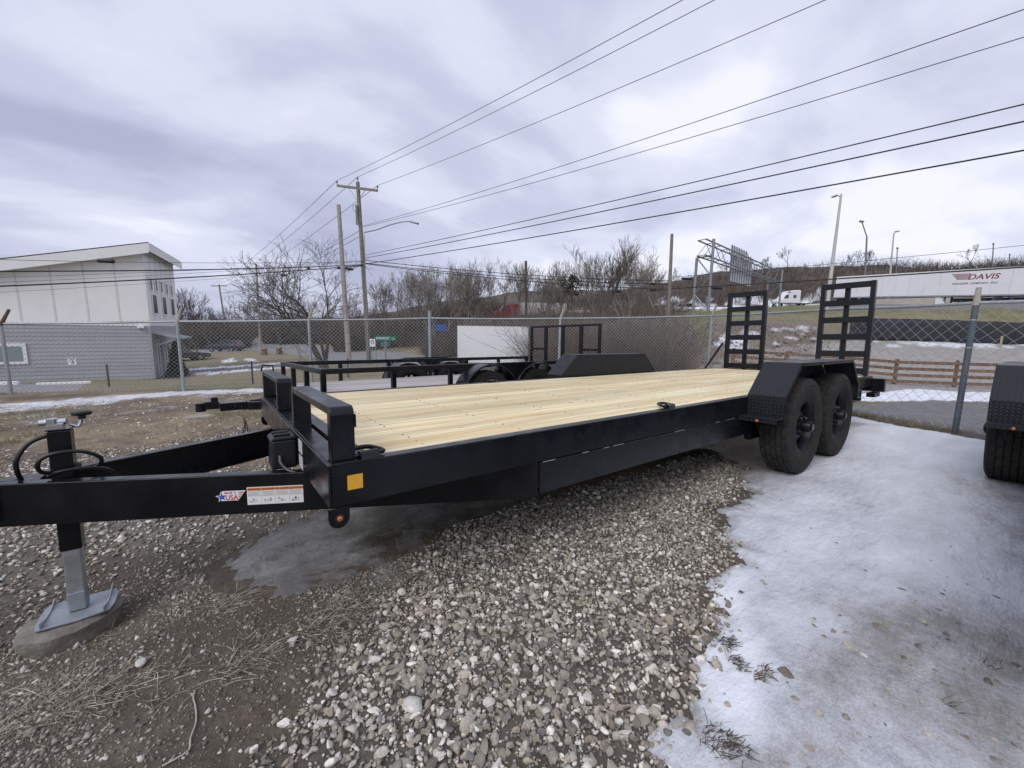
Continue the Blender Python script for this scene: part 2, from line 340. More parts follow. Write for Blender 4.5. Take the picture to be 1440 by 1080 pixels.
polewood=wood_mat('utility_pole_wood',(.27,.25,.20),(.19,.175,.14),(.21,.225,.165),knots=False,gscale=.6)
polegrey=wood_mat('weathered_pole_wood',(.40,.37,.33),(.30,.275,.245),(.36,.33,.30),knots=False,gscale=.6)
polebrown=wood_mat('brown_pole_wood',(.15,.10,.07),(.10,.07,.05),(.13,.10,.08),knots=False,gscale=.6)
def diamond_extra(sp=.026):
    def f(t,b,co):
        nn=t.nodes; lk=t.links.new
        def M_(op,*a):
            n=nn.new('ShaderNodeMath'); n.operation=op
            for i,q in enumerate(a):
                if isinstance(q,(int,float)): n.inputs[i].default_value=q
                else: lk(q,n.inputs[i])
            return n.outputs[0]
        uv=nn.new('ShaderNodeUVMap'); s=nn.new('ShaderNodeSeparateXYZ'); lk(uv.outputs[0],s.inputs[0])
        p=M_('DIVIDE',s.outputs[0],sp); q=M_('DIVIDE',s.outputs[1],sp)
        # two interleaved lattices of slim lozenges
        def loz(du,dv,sg):
            a=M_('SUBTRACT',M_('FRACT',M_('ADD',p,du)),.5); c=M_('SUBTRACT',M_('FRACT',M_('ADD',q,dv)),.5)
            r1=M_('ADD',a,M_('MULTIPLY',c,sg)); r2=M_('SUBTRACT',a,M_('MULTIPLY',c,sg))
            e=M_('ADD',M_('POWER',M_('DIVIDE',r1,.62),2),M_('POWER',M_('DIVIDE',r2,.2),2))
            return M_('MAXIMUM',M_('SUBTRACT',1,e),0)
        h=M_('MAXIMUM',loz(0,0,1),loz(.5,.5,-1))
        bp=nn.new('ShaderNodeBump'); bp.inputs['Strength'].default_value=1; bp.inputs['Distance'].default_value=.0016; lk(h,bp.inputs['Height'])
        lk(bp.outputs[0],b.inputs['Normal'])
    return f
diamond=mat('diamond_plate_black',(.009,.0105,.014),.38,spec=.4,noise=(8,.2),rough_var=.08,extra=diamond_extra())
def add_uv(o,scale=1):
    """box-project metric UVs"""
    me=o.data; uv=me.uv_layers.new(name='UVMap')
    for p in me.polygons:
        n=p.normal; a=max(range(3),key=lambda i:abs(n[i]))
        if a==0: ax=(1,2)
        elif a==1: ax=(0,2)
        else: ax=(0,1)
        # unfold slopes along their own length
        if a!=1 and abs(n.x)>.2 and abs(n.z)>.2: 
            for li in p.loop_indices:
                v=me.vertices[me.loops[li].vertex_index].co; tdir=Vector((n.z,0,-n.x)); uv.data[li].uv=(v.dot(tdir),v.y)
            continue
        for li in p.loop_indices:
            v=me.vertices[me.loops[li].vertex_index].co; uv.data[li].uv=(v[ax[0]],v[ax[1]])
# ================================================================== GROUND
def poly_g(pts): return [gnd(u,v) for u,v in pts]
G1=poly_g([(350,1075),(430,975),(490,905),(540,835),(600,775),(650,735),(700,715),(800,700),(900,670),(1000,640),(1045,660),(1045,695),(990,716),(1018,765),(1008,811),(990,839),(1013,881),(978,922),(982,960),(950,1075)])+[(.45,-1.9),(.1,-2.8),(-1.3,-2.7),(-1.4,-.9)]
G2=poly_g([(-160,720),(-160,880),(40,915),(60,860),(150,800),(240,810),(330,775),(430,735),(520,690),(470,610),(380,595),(240,625),(100,650),(0,665)])
ICE1=poly_g([(1000,634),(1060,700),(992,718),(1020,765),(1010,811),(992,839),(1014,881),(980,922),(984,960),(930,1075)])+[(.5,-1.9),(.15,-3.0),(1.2,-3.9),(6.2,-3.6),(6.75,-1.1),(7.35,0),(8.6,1.9),(7.5,2.6),(5,2.9),(3,2.2),(2.0,1.2)]
ICE2=poly_g([(285,800),(340,768),(430,728),(500,700),(620,700),(760,668),(800,690),(700,722),(640,742),(560,785),(460,822),(400,842),(300,832)])
SNOW3=poly_g([(-200,585),(0,568),(100,561),(200,552),(290,549),(360,546),(420,547),(420,551),(360,552),(290,554),(200,560),(120,570),(0,581),(-200,600)])
ang=np.concatenate([np.arange(-66,66,.36),np.arange(66,294,4.)]); ang=np.radians(ang)+YAW
rad=[.16]; 
while rad[-1]<900: rad.append(rad[-1]*(1.020 if rad[-1]<14 else 1.025 if rad[-1]<130 else 1.06))
rad=np.array(rad); NA,NR=len(ang),len(rad)
AA,RR=np.meshgrid(ang,rad,indexing='ij'); GX=CAM[0]+np.sin(AA)*RR; GY=CAM[1]+np.cos(AA)*RR
GX=GX.ravel();GY=GY.ravel(); GZ=gz(GX,GY)
rr_=RR.ravel()
ddep=(GX-CAM[0])*FH[0]+(GY-CAM[1])*FH[1]; lat=(GX-CAM[0])*RH[0]+(GY-CAM[1])*RH[1]
uu=720+F_PX*np.tan(np.clip(np.arctan2(lat,ddep),-1.3,1.3))
inlot=(rr_*np.cos(np.clip(np.arctan2(lat,ddep),-1.22,1.23))<np.interp(uu,FENCE_U,FENCE_D)+.35)|(ddep<1)
PX,PY,PF=pxof(np.stack([GX,GY,GZ],1)); PX=np.where(PF>.1,PX,-9999); PY=np.where(PF>.1,PY,-9999)
nz1=fbm(GX*1.3,GY*1.3,5,1); nz2=fbm(GX*6,GY*6,4,2); nz3=fbm(GX/7,GY/7,4,3)
C=lambda *c: np.array(c)
def lerp(a,b,t): return a+(b-a)*t[:,None]
MUD=C(.098,.081,.064); GRV=C(.13,.118,.10); STRAW=C(.235,.185,.125); DIRT=C(.14,.11,.085)
col=np.tile(MUD,(len(GX),1)); col=lerp(col,np.tile(C(.14,.115,.09),(len(GX),1)),sstep(.45,.62,nz1))
wob=(nz2-.5)*.30+(nz1-.5)*.35
d1=sdist(GX,GY,G1)+wob*.6; d2=sdist(GX,GY,G2)+wob
col=lerp(col,np.tile(C(.105,.094,.078),(len(GX),1)),sstep(-.05,.15,d1)); col=lerp(col,np.tile(GRV*1.15,(len(GX),1)),sstep(-.1,.2,d2))
# straw and trodden soil behind the tongue
st=sstep(1.9,2.9,GY+wob*1.5+np.clip(-GX,0,3)*.1); col=lerp(col,lerp(np.tile(STRAW,(len(GX),1)),np.tile(DIRT,(len(GX),1)),sstep(.42,.62,nz1*.6+nz2*.4)),st)
gr=sstep(.57,.70,fbm(GX*.8+3,GY*.8,4,21))*sstep(4.0,6.2,GY)*sstep(7.8,7.0,GY); col=lerp(col,np.tile(C(.14,.135,.065),(len(GX),1)),gr*.6*(GX<3))
rgt=sstep(2.4,3.2,GX-.5*np.clip(GY,-9,2))*sstep(3.5,1.5,GY); col=lerp(col,np.tile(C(.10,.093,.085),(len(GX),1)),rgt)
# beyond the fence
lawn=lerp(np.tile(C(.225,.185,.12),(len(GX),1)),np.tile(C(.165,.155,.08),(len(GX),1)),sstep(.45,.65,nz3*.6+nz1*.4))
grass=lerp(np.tile(C(.135,.135,.06),(len(GX),1)),np.tile(C(.20,.175,.10),(len(GX),1)),sstep(.42,.62,nz3*.5+nz1*.5))
hill=lerp(np.tile(C(.075,.058,.047),(len(GX),1)),np.tile(C(.11,.088,.07),(len(GX),1)),sstep(.4,.6,nz3))
out_=lerp(lawn,grass,sstep(560,760,uu)); out_=lerp(out_,hill,sstep(76,96,rr_)*(uu>600)); out_=lerp(out_,np.tile(C(.115,.10,.083),(len(GX),1)),sstep(150,175,rr_))
ASPH=C(.17,.165,.165); SNW=C(.72,.74,.78); LOTG=C(.30,.285,.265)
def pp(poly,c,amt=1,sel=None,soft=0):
    global out_
    k_=inpoly(PX+(nz2-.5)*10,PY+(nz2-.5)*2.0,poly)
    if sel is not None: k_&=sel
    out_=lerp(out_,np.tile(c,(len(GX),1)),k_*amt)
pp([(590,540),(590,438),(960,438),(1005,520),(990,540)],C(.125,.098,.074),1,rr_<60)
pp([(-40,560),(-40,538),(30,540),(125,536),(100,556),(40,566)],ASPH*1.5)
pp([(250,521),(420,509),(520,506),(520,512),(420,515),(250,528)],ASPH)
pp([(250,519.5),(420,508.),(420,509.6),(250,522)],SNW); pp([(250,526.5),(420,514.3),(420,516.2),(250,529.5)],SNW)
pp([(312,507),(328,504),(332,508),(314,510)],SNW,.8); pp([(345,504),(362,505),(360,508),(347,508)],SNW,.8)
pp([(322,472),(420,484),(480,489),(640,503),(640,516),(460,506),(420,499),(360,493),(280,497),(270,492),(322,484)],ASPH*1.35)
pp([(950,540),(985,500),(1000,452),(1060,450),(1150,452),(1200,476),(1130,486),(1020,508)],C(.19,.15,.115))
pp([(1000,520),(1010,505),(1130,484),(1200,479),(1700,478),(1700,549),(1200,554),(1100,556)],LOTG)
pp([(1195,555),(1290,547),(1345,551),(1440,552),(1600,556),(1600,566),(1400,565),(1195,564)],SNW)
pp([(1190,570),(1300,563),(1500,567),(1700,574),(1700,660),(1400,625),(1300,612),(1190,600)],ASPH)
snc=sstep(.50,.56,fbm(GX*.35,GY*.35,4,33))
pp([(915,436),(930,418),(1160,411),(1160,431),(1000,437)],SNW,snc,rr_>60)
pp([(1000,500),(1000,460),(1140,458),(1180,476),(1120,486)],C(.62,.63,.66),sstep(.62,.66,fbm(GX*1.1,GY*1.1,4,35)),rr_<60)
pp([(1190,479),(1440,480),(1440,490),(1190,487)],C(.66,.68,.72),sstep(.52,.6,fbm(GX*.9,GY*.9,3,36)))
pp([(1150,435),(1160,425),(1700,405),(1700,434)],ASPH,1,(rr_>45)&(rr_<110))
col=np.where(inlot[:,None],col,out_)
d3=sdist(GX,GY,SNOW3)+(nz2-.5)*.5+(nz1-.5)*.5; col=lerp(col,np.tile(SNW*.82,(len(GX),1)),sstep(-.02,.12,d3)*.95)
spk=sstep(.66,.72,fbm(GX*2.2,GY*2.2,3,41))*sstep(4.2,5.4,GY)*inlot; col=lerp(col,np.tile(C(.6,.61,.63),(len(GX),1)),spk*.25*(GX<6))
near=sstep(12,6,rr_); GZ2=GZ+near*((nz2-.5)*.018+(nz1-.5)*.03)*(1-sstep(3,4.5,GX))
idx=np.arange(NA*NR).reshape(NA,NR); nxt=np.roll(idx,-1,0)
FQ=np.stack([idx[:,:-1],idx[:,1:],nxt[:,1:],nxt[:,:-1]],-1).reshape(-1,4)
def ground_extra(t,b,co):
    pass
ground_m=mat('ground',(.1,.1,.1),.92,noise=[(2.2,.22),(14,.28),(75,.30)],bump=[(9,.5,.03),(45,.6,.012),(170,.5,.004)],vcol=True,spec=.25)
cen=MB()
ground=npmesh('ground',np.stack([GX,GY,GZ2],1),FQ,ground_m,col,True); tag(ground,kind='structure')
def g2z(x,y):
    x=np.asarray(x,float);y=np.asarray(y,float)
    a=fbm(x*1.3,y*1.3,5,1); b=fbm(x*6,y*6,4,2); r=np.hypot(x-CAM[0],y-CAM[1])
    return gz(x,y)+sstep(12,6,r)*((b-.5)*.018+(a-.5)*.03)*(1-sstep(3,4.5,x))
# ------------------------------------------------------------------ ice sheets
def ice_mat():
    mt=bpy.data.materials.new('ice'); mt.use_nodes=True; t=mt.node_tree; nn=t.nodes; lk=t.links.new; b=nn['Principled BSDF']
    vc=nn.new('ShaderNodeVertexColor'); vc.layer_name='tint'; sp=nn.new('ShaderNodeSeparateColor'); lk(vc.outputs[0],sp.inputs[0])
    co=nn.new('ShaderNodeTexCoord')
    mp_=nn.new('ShaderNodeMapping'); mp_.inputs['Rotation'].default_value=(0,0,R(-20)); mp_.inputs['Scale'].default_value=(1.0,2.6,1); lk(co.outputs['Object'],mp_.inputs[0])
    def noise(s,d=6,v=None,ro=.6):
        z=nn.new('ShaderNodeTexNoise'); z.inputs['Scale'].default_value=s; z.inputs['Detail'].default_value=d; z.inputs['Roughness'].default_value=ro; lk(v or co.outputs['Object'],z.inputs['Vector']); return z.outputs['Fac']
    def M_(op,*a):
        n=nn.new('ShaderNodeMath'); n.operation=op
        for i,q in enumerate(a):
            if isinstance(q,(int,float)): n.inputs[i].default_value=q
            else: lk(q,n.inputs[i])
        return n.outputs[0]
    f=M_('ADD',M_('MULTIPLY',M_('SUBTRACT',noise(1.6,8,mp_.outputs[0]),.5),.8),sp.outputs[0])
    f=M_('ADD',f,M_('MULTIPLY',M_('SUBTRACT',noise(26,5),.5),.30))
    f=M_('ADD',f,M_('MULTIPLY',M_('SUBTRACT',noise(150,3),.5),.34))
    r=nn.new('ShaderNodeValToRGB'); e=r.color_ramp.elements; e[0].position=.10; e[0].color=(.13,.122,.112,1); e[1].position=.95; e[1].color=(.80,.82,.87,1)
    q=e.new(.36); q.color=(.29,.28,.27,1); q=e.new(.62); q.color=(.58,.595,.635,1)
    lk(f,r.inputs[0]); lk(r.outputs[0],b.inputs['Base Color'])
    rg=nn.new('ShaderNodeMapRange'); rg.inputs[1].default_value=.2; rg.inputs[2].default_value=.8; rg.inputs[3].default_value=.09; rg.inputs[4].default_value=.46; lk(f,rg.inputs[0]); lk(rg.outputs[0],b.inputs['Roughness'])
    b.inputs['Specular IOR Level'].default_value=.45
    bp=nn.new('ShaderNodeBump'); bp.inputs['Strength'].default_value=.8; bp.inputs['Distance'].default_value=.018; lk(noise(9,6,mp_.outputs[0]),bp.inputs['Height'])
    b2=nn.new('ShaderNodeBump'); b2.inputs['Strength'].default_value=.6; b2.inputs['Distance'].default_value=.006; lk(noise(55,5),b2.inputs['Height']); lk(bp.outputs[0],b2.inputs['Normal'])
    b3=nn.new('ShaderNodeBump'); b3.inputs['Strength'].default_value=.3; b3.inputs['Distance'].default_value=.002; lk(noise(240,3),b3.inputs['Height']); lk(b2.outputs[0],b3.inputs['Normal'])
    lk(b3.outputs[0],b.inputs['Normal']); return mt
ice_m=ice_mat()
BR=poly_g([(1085,1075),(1095,960),(1130,880),(1200,850),(1290,850),(1440,905),(1500,1075)])+[(1.3,-1.8),(.8,-1.6)]
def ice_sheet(name,poly,step,frostfn,lift=.014,wobk=1.0):
    P_=np.array(poly); x0,y0=P_.min(0)-.2; x1,y1=P_.max(0)+.2
    xs=np.arange(x0,x1,step); ys=np.arange(y0,y1,step); X,Y=np.meshgrid(xs,ys,indexing='ij'); sh=X.shape; X=X.ravel();Y=Y.ravel()
    wb=((fbm(X*2.6,Y*2.6,4,51)-.5)*.34+(fbm(X*13,Y*13,3,52)-.5)*.20+(fbm(X*45,Y*45,2,57)-.5)*.05)*wobk
    d=sdist(X,Y,poly)+wb
    Z=g2z(X,Y)+np.clip(d*.16,-.012,lift)+ (fbm(X*5,Y*5,3,53)-.5)*.006*(d>.05)+(fbm(X*16,Y*16,3,58)-.5)*.020*sstep(-.2,.1,sdist(X,Y,BR))*(d>.05)
    keep=d>-.05
    id_=np.arange(X.size).reshape(sh); q=np.stack([id_[:-1,:-1],id_[1:,:-1],id_[1:,1:],id_[:-1,1:]],-1).reshape(-1,4)
    q=q[keep[q].all(1)]; used=np.unique(q); rm=np.zeros(X.size,int); rm[used]=np.arange(len(used))
    fr=frostfn(X,Y,d)
    o=npmesh(name,np.stack([X,Y,Z],1)[used],rm[q],ice_m,np.stack([fr,fr,fr],1)[used],True); tag(o,kind='structure'); return o
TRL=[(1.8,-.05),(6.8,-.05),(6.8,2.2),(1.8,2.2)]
WHB=poly_g([(985,1075),(990,930),(1015,880),(995,840),(1040,800),(1065,870),(1085,960),(1085,1075)])
def frost_tone1(X,Y,d):
    f=.79+(fbm(X*.9,Y*.9,3,61)-.5)*.42
    f=f+.32*sstep(-.02,.10,sdist(X,Y,WHB)+(fbm(X*8,Y*8,3,62)-.5)*.12)
    f=f-.41*sstep(-.35,.15,sdist(X,Y,BR)+(fbm(X*4,Y*4,3,63)-.5)*.3)
    f=f-.45*sstep(-.25,.25,sdist(X,Y,TRL))  # ice made darker inside the trailer's outline, fading at its edges
    f=f-.25*sstep(.12,0,d)*(sdist(X,Y,WHB)<0)
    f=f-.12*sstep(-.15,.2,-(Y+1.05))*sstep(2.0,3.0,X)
    return f
ice1=ice_sheet('ice',ICE1,.03,frost_tone1)
ice2=ice_sheet('ice',ICE2,.012,lambda X,Y,d:.04+.17*sstep(.0,.22,d)+(fbm(X*5,Y*5,4,64)-.5)*.5,.003,2.4)
# ================================================================== BACKGROUND STRUCTURES
# ------------------------------------------------------------------ building
siding=mat('grey_lap_siding',(.35,.36,.375),.7,noise=[(1.2,.08),(20,.08)],objvar=.05); panelw=mat('white_wall_panel',(.82,.815,.79),.75,noise=[(1.5,.05),(60,.12)],bump=(60,.25,.01),objvar=.02)
trimw=mat('white_trim',(.80,.80,.79),.55,noise=(3,.05)); batten=mat('grey_batten',(.66,.66,.64),.7,noise=(5,.1)); glass=mat('window_glass',(.015,.018,.025),.25,spec=.15); roofm=mat('dark_roof_edge',(.03,.03,.032),.6)
shade_m=mat('window_blind',(.22,.27,.28),.3); doorm=mat('door_grey',(.2,.2,.21),.5)
def building():
    B0=at(214,24.0); zb=-2.12
    e1=np.array([-.875,-.484]); e2=np.array([-.484,.875])
    E1=RH[:2]*e1[0]+FH[:2]*e1[1]; E2=RH[:2]*e2[0]+FH[:2]*e2[1]
    root=thing('two_storey_building','two-storey building with white upper panels over grey lap siding','building',(B0.x,B0.y,zb))
    root.rotation_euler=(0,0,math.atan2(E1[1],E1[0]))
    # local x along front wall to the left, local y: side depth. check handedness
    sgn=1 if (E1[0]*E2[1]-E1[1]*E2[0])>0 else -1
    FLN,SD=15.0,7.2; zt1=3.17; slope=-.245
    top=lambda x: 7.62+slope*x
    Y=lambda y: sgn*y
    def bxl(mb,x0,x1,y0,y1,z0,z1): 
        a,b=sorted((Y(y0),Y(y1))); return mb.box(x0,x1,a,b,z0,z1)
    # core walls (upper)
    core=MB().prism([(0.05,0),(FLN,0),(FLN,top(FLN)-.05),(.05,top(.05)-.05)],lambda p,q,t:(p,t,q),Y(.05),Y(SD)); core.build('wall_core',siding,root)
    # upper panels front
    x=0; k_=0
    while x<FLN:
        x1=min(x+1.30,FLN); a,b=sorted((Y(0),Y(.049)))
        MB().prism([(x+.004,zt1),(x1-.004,zt1),(x1-.004,top(x1)),(x+.004,top(x))],lambda p,q,t:(p,t,q),a,b).build('wall_panel',panelw,root)
        if k_: 
            a,b=sorted((Y(-.012),Y(-.001)))
            MB().prism([(x-.05,zt1+.01),(x+.03,zt1+.01),(x+.03,top(x)-.05),(x-.05,top(x)-.05)],lambda p,q,t:(p,t,q),a,b).build('batten',batten,root)
        x=x1;k_+=1
    # upper side wall panels
    for i in range(6):
        y0=i*SD/6; bxl(MB(),0,.049,y0+.004 if i else .051,y0+SD/6-.004,zt1,7.60).build('wall_panel',panelw,root)
        if i: bxl(MB(),-.012,-.001,y0-.05,y0+.05,zt1+.01,7.5).build('batten',batten,root)
    # lower lap boards
    n=15; h=zt1/n
    for i in range(n):
        z0=i*h; 
        a=[(Y(.02),z0),(Y(-.004),z0+.002),(Y(.016),z0+h-.003),(Y(.03),z0+h-.003)]
        MB().prism(a,lambda p,q,t:(t,p,q),-.01,FLN).build('lap_board',siding,root)
        a=[(.02,z0),(-.004,z0+.002),(.016,z0+h-.003),(.03,z0+h-.003)]
        for (ya,yb) in ((.0,1.0),(2.35,SD)) if i<11 else ((.0,SD),):
            MB().prism(a,lambda p,q,t:(p,Y(t),q),ya+.001,yb).build('lap_board',siding,root)
    bxl(MB(),-.03,FLN,-.02,-.006,zt1-.02,zt1+.16).build('belt_trim',trimw,root); bxl(MB(),-.03,-.014,-.02,SD,zt1-.02,zt1+.12).build('belt_trim',trimw,root)
    bxl(MB(),-.02,.10,-.022,-.0125,0.02,zt1-.03).build('corner_board',siding,root)
    bxl(MB(),-.02,.10,-.022,-.0125,zt1+.17,7.5).build('corner_board',trimw,root)
    # roof slab with white fascia
    rf=MB().prism([(-.40,7.62+.12),(FLN+.5,top(FLN+.5)-.02),(FLN+.5,top(FLN+.5)+.12),(-.40,7.62+.30)],lambda p,q,t:(p,t,q),Y(-.50),Y(SD+.4)).build('roof',roofm,root)
    MB().prism([(-.41,7.62-.30),(FLN+.5,top(FLN+.5)-.52),(FLN+.5,top(FLN+.5)+.05),(-.41,7.62+.24)],lambda p,q,t:(p,t,q),Y(-.53),Y(-.505)).build('fascia',trimw,rf)
    bxl(MB(),-.45,-.412,-.53,SD+.4,7.62-.22,7.62+.24).build('fascia',trimw,rf)
    # soffit
    MB().prism([(-.40,7.62-.10),(FLN+.4,top(FLN+.4)-.16),(FLN+.4,top(FLN+.4)-.11),(-.40,7.62-.05)],lambda p,q,t:(p,t,q),Y(-.50),Y(-.002)).build('soffit',trimw,rf)
    # windows on side wall
    def win(y0,y1,z0,z1,panes=1):
        o=bxl(MB(),-.05,-.014,y0-.09,y1+.09,z0-.09,z1+.09).build('window',trimw,root)
        wdt=(y1-y0)/panes
        for i in range(panes): bxl(MB(),-.056,-.0505,y0+i*wdt+.02,y0+(i+1)*wdt-.02,z0,z1).build('pane',glass,o)
    for yc in (.95,2.05,3.25,4.55,5.85): win(yc-.20,yc+.20,5.35,6.0)
    for yc in (1.4,3.6,5.75): win(yc-.42,yc+.42,3.95,5.05,2)
    # front wall window and notice
    o=bxl(MB(),5.15,6.35,-.06,-.006,1.05,2.15).build('window',trimw,root); bxl(MB(),5.3,6.2,-.066,-.0605,1.2,2.0).build('pane',shade_m,o)
    o=bxl(MB(),7.7,8.9,-.06,-.006,1.05,2.15).build('window',trimw,root); bxl(MB(),7.85,8.75,-.066,-.0605,1.2,2.0).build('pane',shade_m,o)
    sg=bxl(MB(),2.95+.35,3.30+.35,-.012,-.006,.95,1.35).build('accessible_parking_sign',trimw,root)
    mb=MB(); bxl(mb,3.35,3.60,-.0145,-.0125,1.27,1.31); bxl(mb,3.38,3.57,-.0145,-.0125,1.21,1.235)
    for a0 in range(0,9):
        a=R(a0*32); bxl(mb,3.47+.055*math.cos(a)-.015,3.47+.055*math.cos(a)+.015,-.0145,-.0125,1.06+.055*math.sin(a)-.013,1.06+.055*math.sin(a)+.013)
    bxl(mb,3.45,3.48,-.0148,-.0125,1.08,1.18); bxl(mb,3.40,3.45,-.0148,-.0125,1.10,1.125); mb.build('sign_symbol',ink,sg)
    # flood lamp
    bxl(MB(),.25,.55,-.18,-.022,zt1-.14,zt1-.02).build('flood_lamp',trimw,root)
    # recessed entrance with canopy and posts
    cn=MB(); cn.prism([(-1.35,2.38),(.03,2.72),(.03,2.80),(-1.35,2.46)],lambda p,q,t:(p,Y(t),q),.3,3.4); cn.build('entry_canopy',siding,root)
    for y in (.45,3.2):
        MB().bar((-.02,Y(y),1.95),(-1.15,Y(y),2.40),.09,.09).build('canopy_brace',siding,root)
    bxl(MB(),-.02,.06,.98,1.08,0,2.35).build('door_post',trimw,root); bxl(MB(),-.03,.06,1.45,1.56,0,2.35).build('door_post',trimw,root)
    bxl(MB(),.03,.045,1.1,2.34,0,2.2).build('entry_door',doorm,root); bxl(MB(),.022,.0295,1.3,2.1,1.0,2.0).build('door_pane',glass,root)
    for yc in (3.4,4.4,5.4): win(yc-.3,yc+.3,1.0,1.9)
    # step slab
    bxl(MB(),-1.5,-.03,.6,3.2,-.1,.02).build('door_slab',concrete,root)
    return root,E1,E2
bld,E1,E2=building()
# cedar by the entrance
leafd=mat('cedar_foliage',(.035,.042,.022),.85,noise=(8,.4))
def cedar(u,d,h,rw,label):
    p=at(u,d); root=thing('conical_cedar',label,'tree',p); n=2600
    z=RNG.random(n)**1.3*h; rr=rw*(1-z/h)*(.55+.5*RNG.random(n))+.03; a=RNG.random(n)*6.283
    c=np.stack([rr*np.cos(a),rr*np.sin(a),z+.08],1); s=.05+.07*RNG.random((n,1))
    d1=RNG.normal(size=(n,3)); d1[:,2]+=.8; d1/=np.linalg.norm(d1,axis=1)[:,None]; d2=RNG.normal(size=(n,3)); d2/=np.linalg.norm(d2,axis=1)[:,None]
    V=np.stack([c-d2*s*.5,c+d2*s*.5,c+d1*s*2],1).reshape(-1,3); npmesh('crown',V,np.arange(3*n).reshape(-1,3),leafd,parent=root)
    MB().cyl((0,0,-.1),(0,0,h*.8),.06,8,.02).build('trunk',polebrown,root)
cedar(246,25.3,2.05,.55,'small conical cedar beside the building entrance')
# parking stops and bollards by the building
for (u,d) in ((84,16.5),):
    p=at(u,d); o=MB().box(-.8,.8,-.07,.07,-.02,.10).build('wheel_stop',trimw,bevel=.02); o.location=p; o.rotation_euler=(0,0,math.atan2(E1[1],E1[0])); tag(o,'white concrete wheel stop on the lot below the grey siding','wheel stop')
p=at(-42,15); o=MB().box(-1.1,1.1,-.09,.09,-.02,.12).build('wheel_stop',trimw,bevel=.02); o.location=p; o.rotation_euler=(0,0,math.atan2(E1[1],E1[0])); tag(o,'white concrete wheel stop nearest the white-framed ground floor window','wheel stop')
tpost=mat('green_black_post',(.015,.02,.018),.6)
for (u,d,h,lb) in ((147,10.9,.62,'short black steel post on the grass in front of the grey siding'),(352,10.4,.60,'short black steel post on the lawn beyond the utility trailer tongue'),(488,12.5,.6,'short black steel post beside the bare weathered pole')):
    p=at(u,d); r_=thing('steel_post',lb,'post',p); MB().box(-.02,.02,-.004,.004,-.1,h).box(-.004,.004,.0042,.03,-.1,h).build('shaft',tpost,r_)
# ------------------------------------------------------------------ chain link fence
posts=[]
def fpost(u,vr,d): p=dep(u,vr,d); return Vector((p.x,p.y,p.z))
Pm=[fpost(-230,458,7.1),fpost(.5,455,7.73),fpost(249,452,8.49),fpost(434,450,9.1),fpost(604,447.5,9.8),fpost(788,448,9.9),fpost(1001,444,10.0),fpost(1190,434,6.35),fpost(1373,426,4.86)]
dirn=Vector((-.20,-1,0)).normalized(); Pm.append(Pm[-1]+dirn*3.0+Vector((0,0,.01)))
rustarm=mat('weathered_arm',(.36,.33,.29),.75,noise=[(12,.25)],metal=.1)
fence=thing('chain_link_fence','galvanised chain-link fence with top rail around the trailer lot','fence',(Pm[4].x,Pm[4].y,g1(Pm[4].x,Pm[4].y)))
fo=fence.location
def lf(p): return Vector(p)-fo
for i,t in enumerate(Pm):
    zb=g1(t.x,t.y)-.15; r_=.036 if i in(4,) else .030
    top_=t.z+(.17 if i==4 else -.03)
    if i==8: r_=.030; top_=t.z-.02
    po=MB().cyl(lf((t.x,t.y,zb)),lf((t.x,t.y,top_)),r_,14).build('post',fencem if i!=8 else mat('fence_post_dark',(.10,.12,.14),.5,metal=.3,noise=[(4,.2),(30,.15)]),fence,smooth=True)
    if i in (0,1,2,3,5,6,8,9):
        nx=(Pm[min(i+1,len(Pm)-1)]-Pm[max(i-1,0)]); nx.z=0; nx.normalize(); lean=nx*.09 if i!=1 else nx*.16
        a=Vector((t.x,t.y,t.z-.03)); b=a+lean+Vector((0,0,.30 if i!=8 else .20))
        if i==8: b=a+Vector((0,0,.21))+nx*-.0
        MB().tube([lf(a),lf(b)],[r_*1.12,r_*.78],10).build('barb_arm',rustarm if i!=1 else polebrown,fence)
    for k_ in range(4):
        z=t.z-.2-k_*.33; MB().lathe([(r_+.001,-.006),(r_+.005,-.005),(r_+.005,.005),(r_+.001,.006)],lf((t.x,t.y,z)),'z',12).build('tie_band',chrome,fence)
zig=MB(); VV=[];FF=[];off=0
def sag(a,b,s): return a.lerp(b,s)-Vector((0,0,.012*math.sin(math.pi*s)))
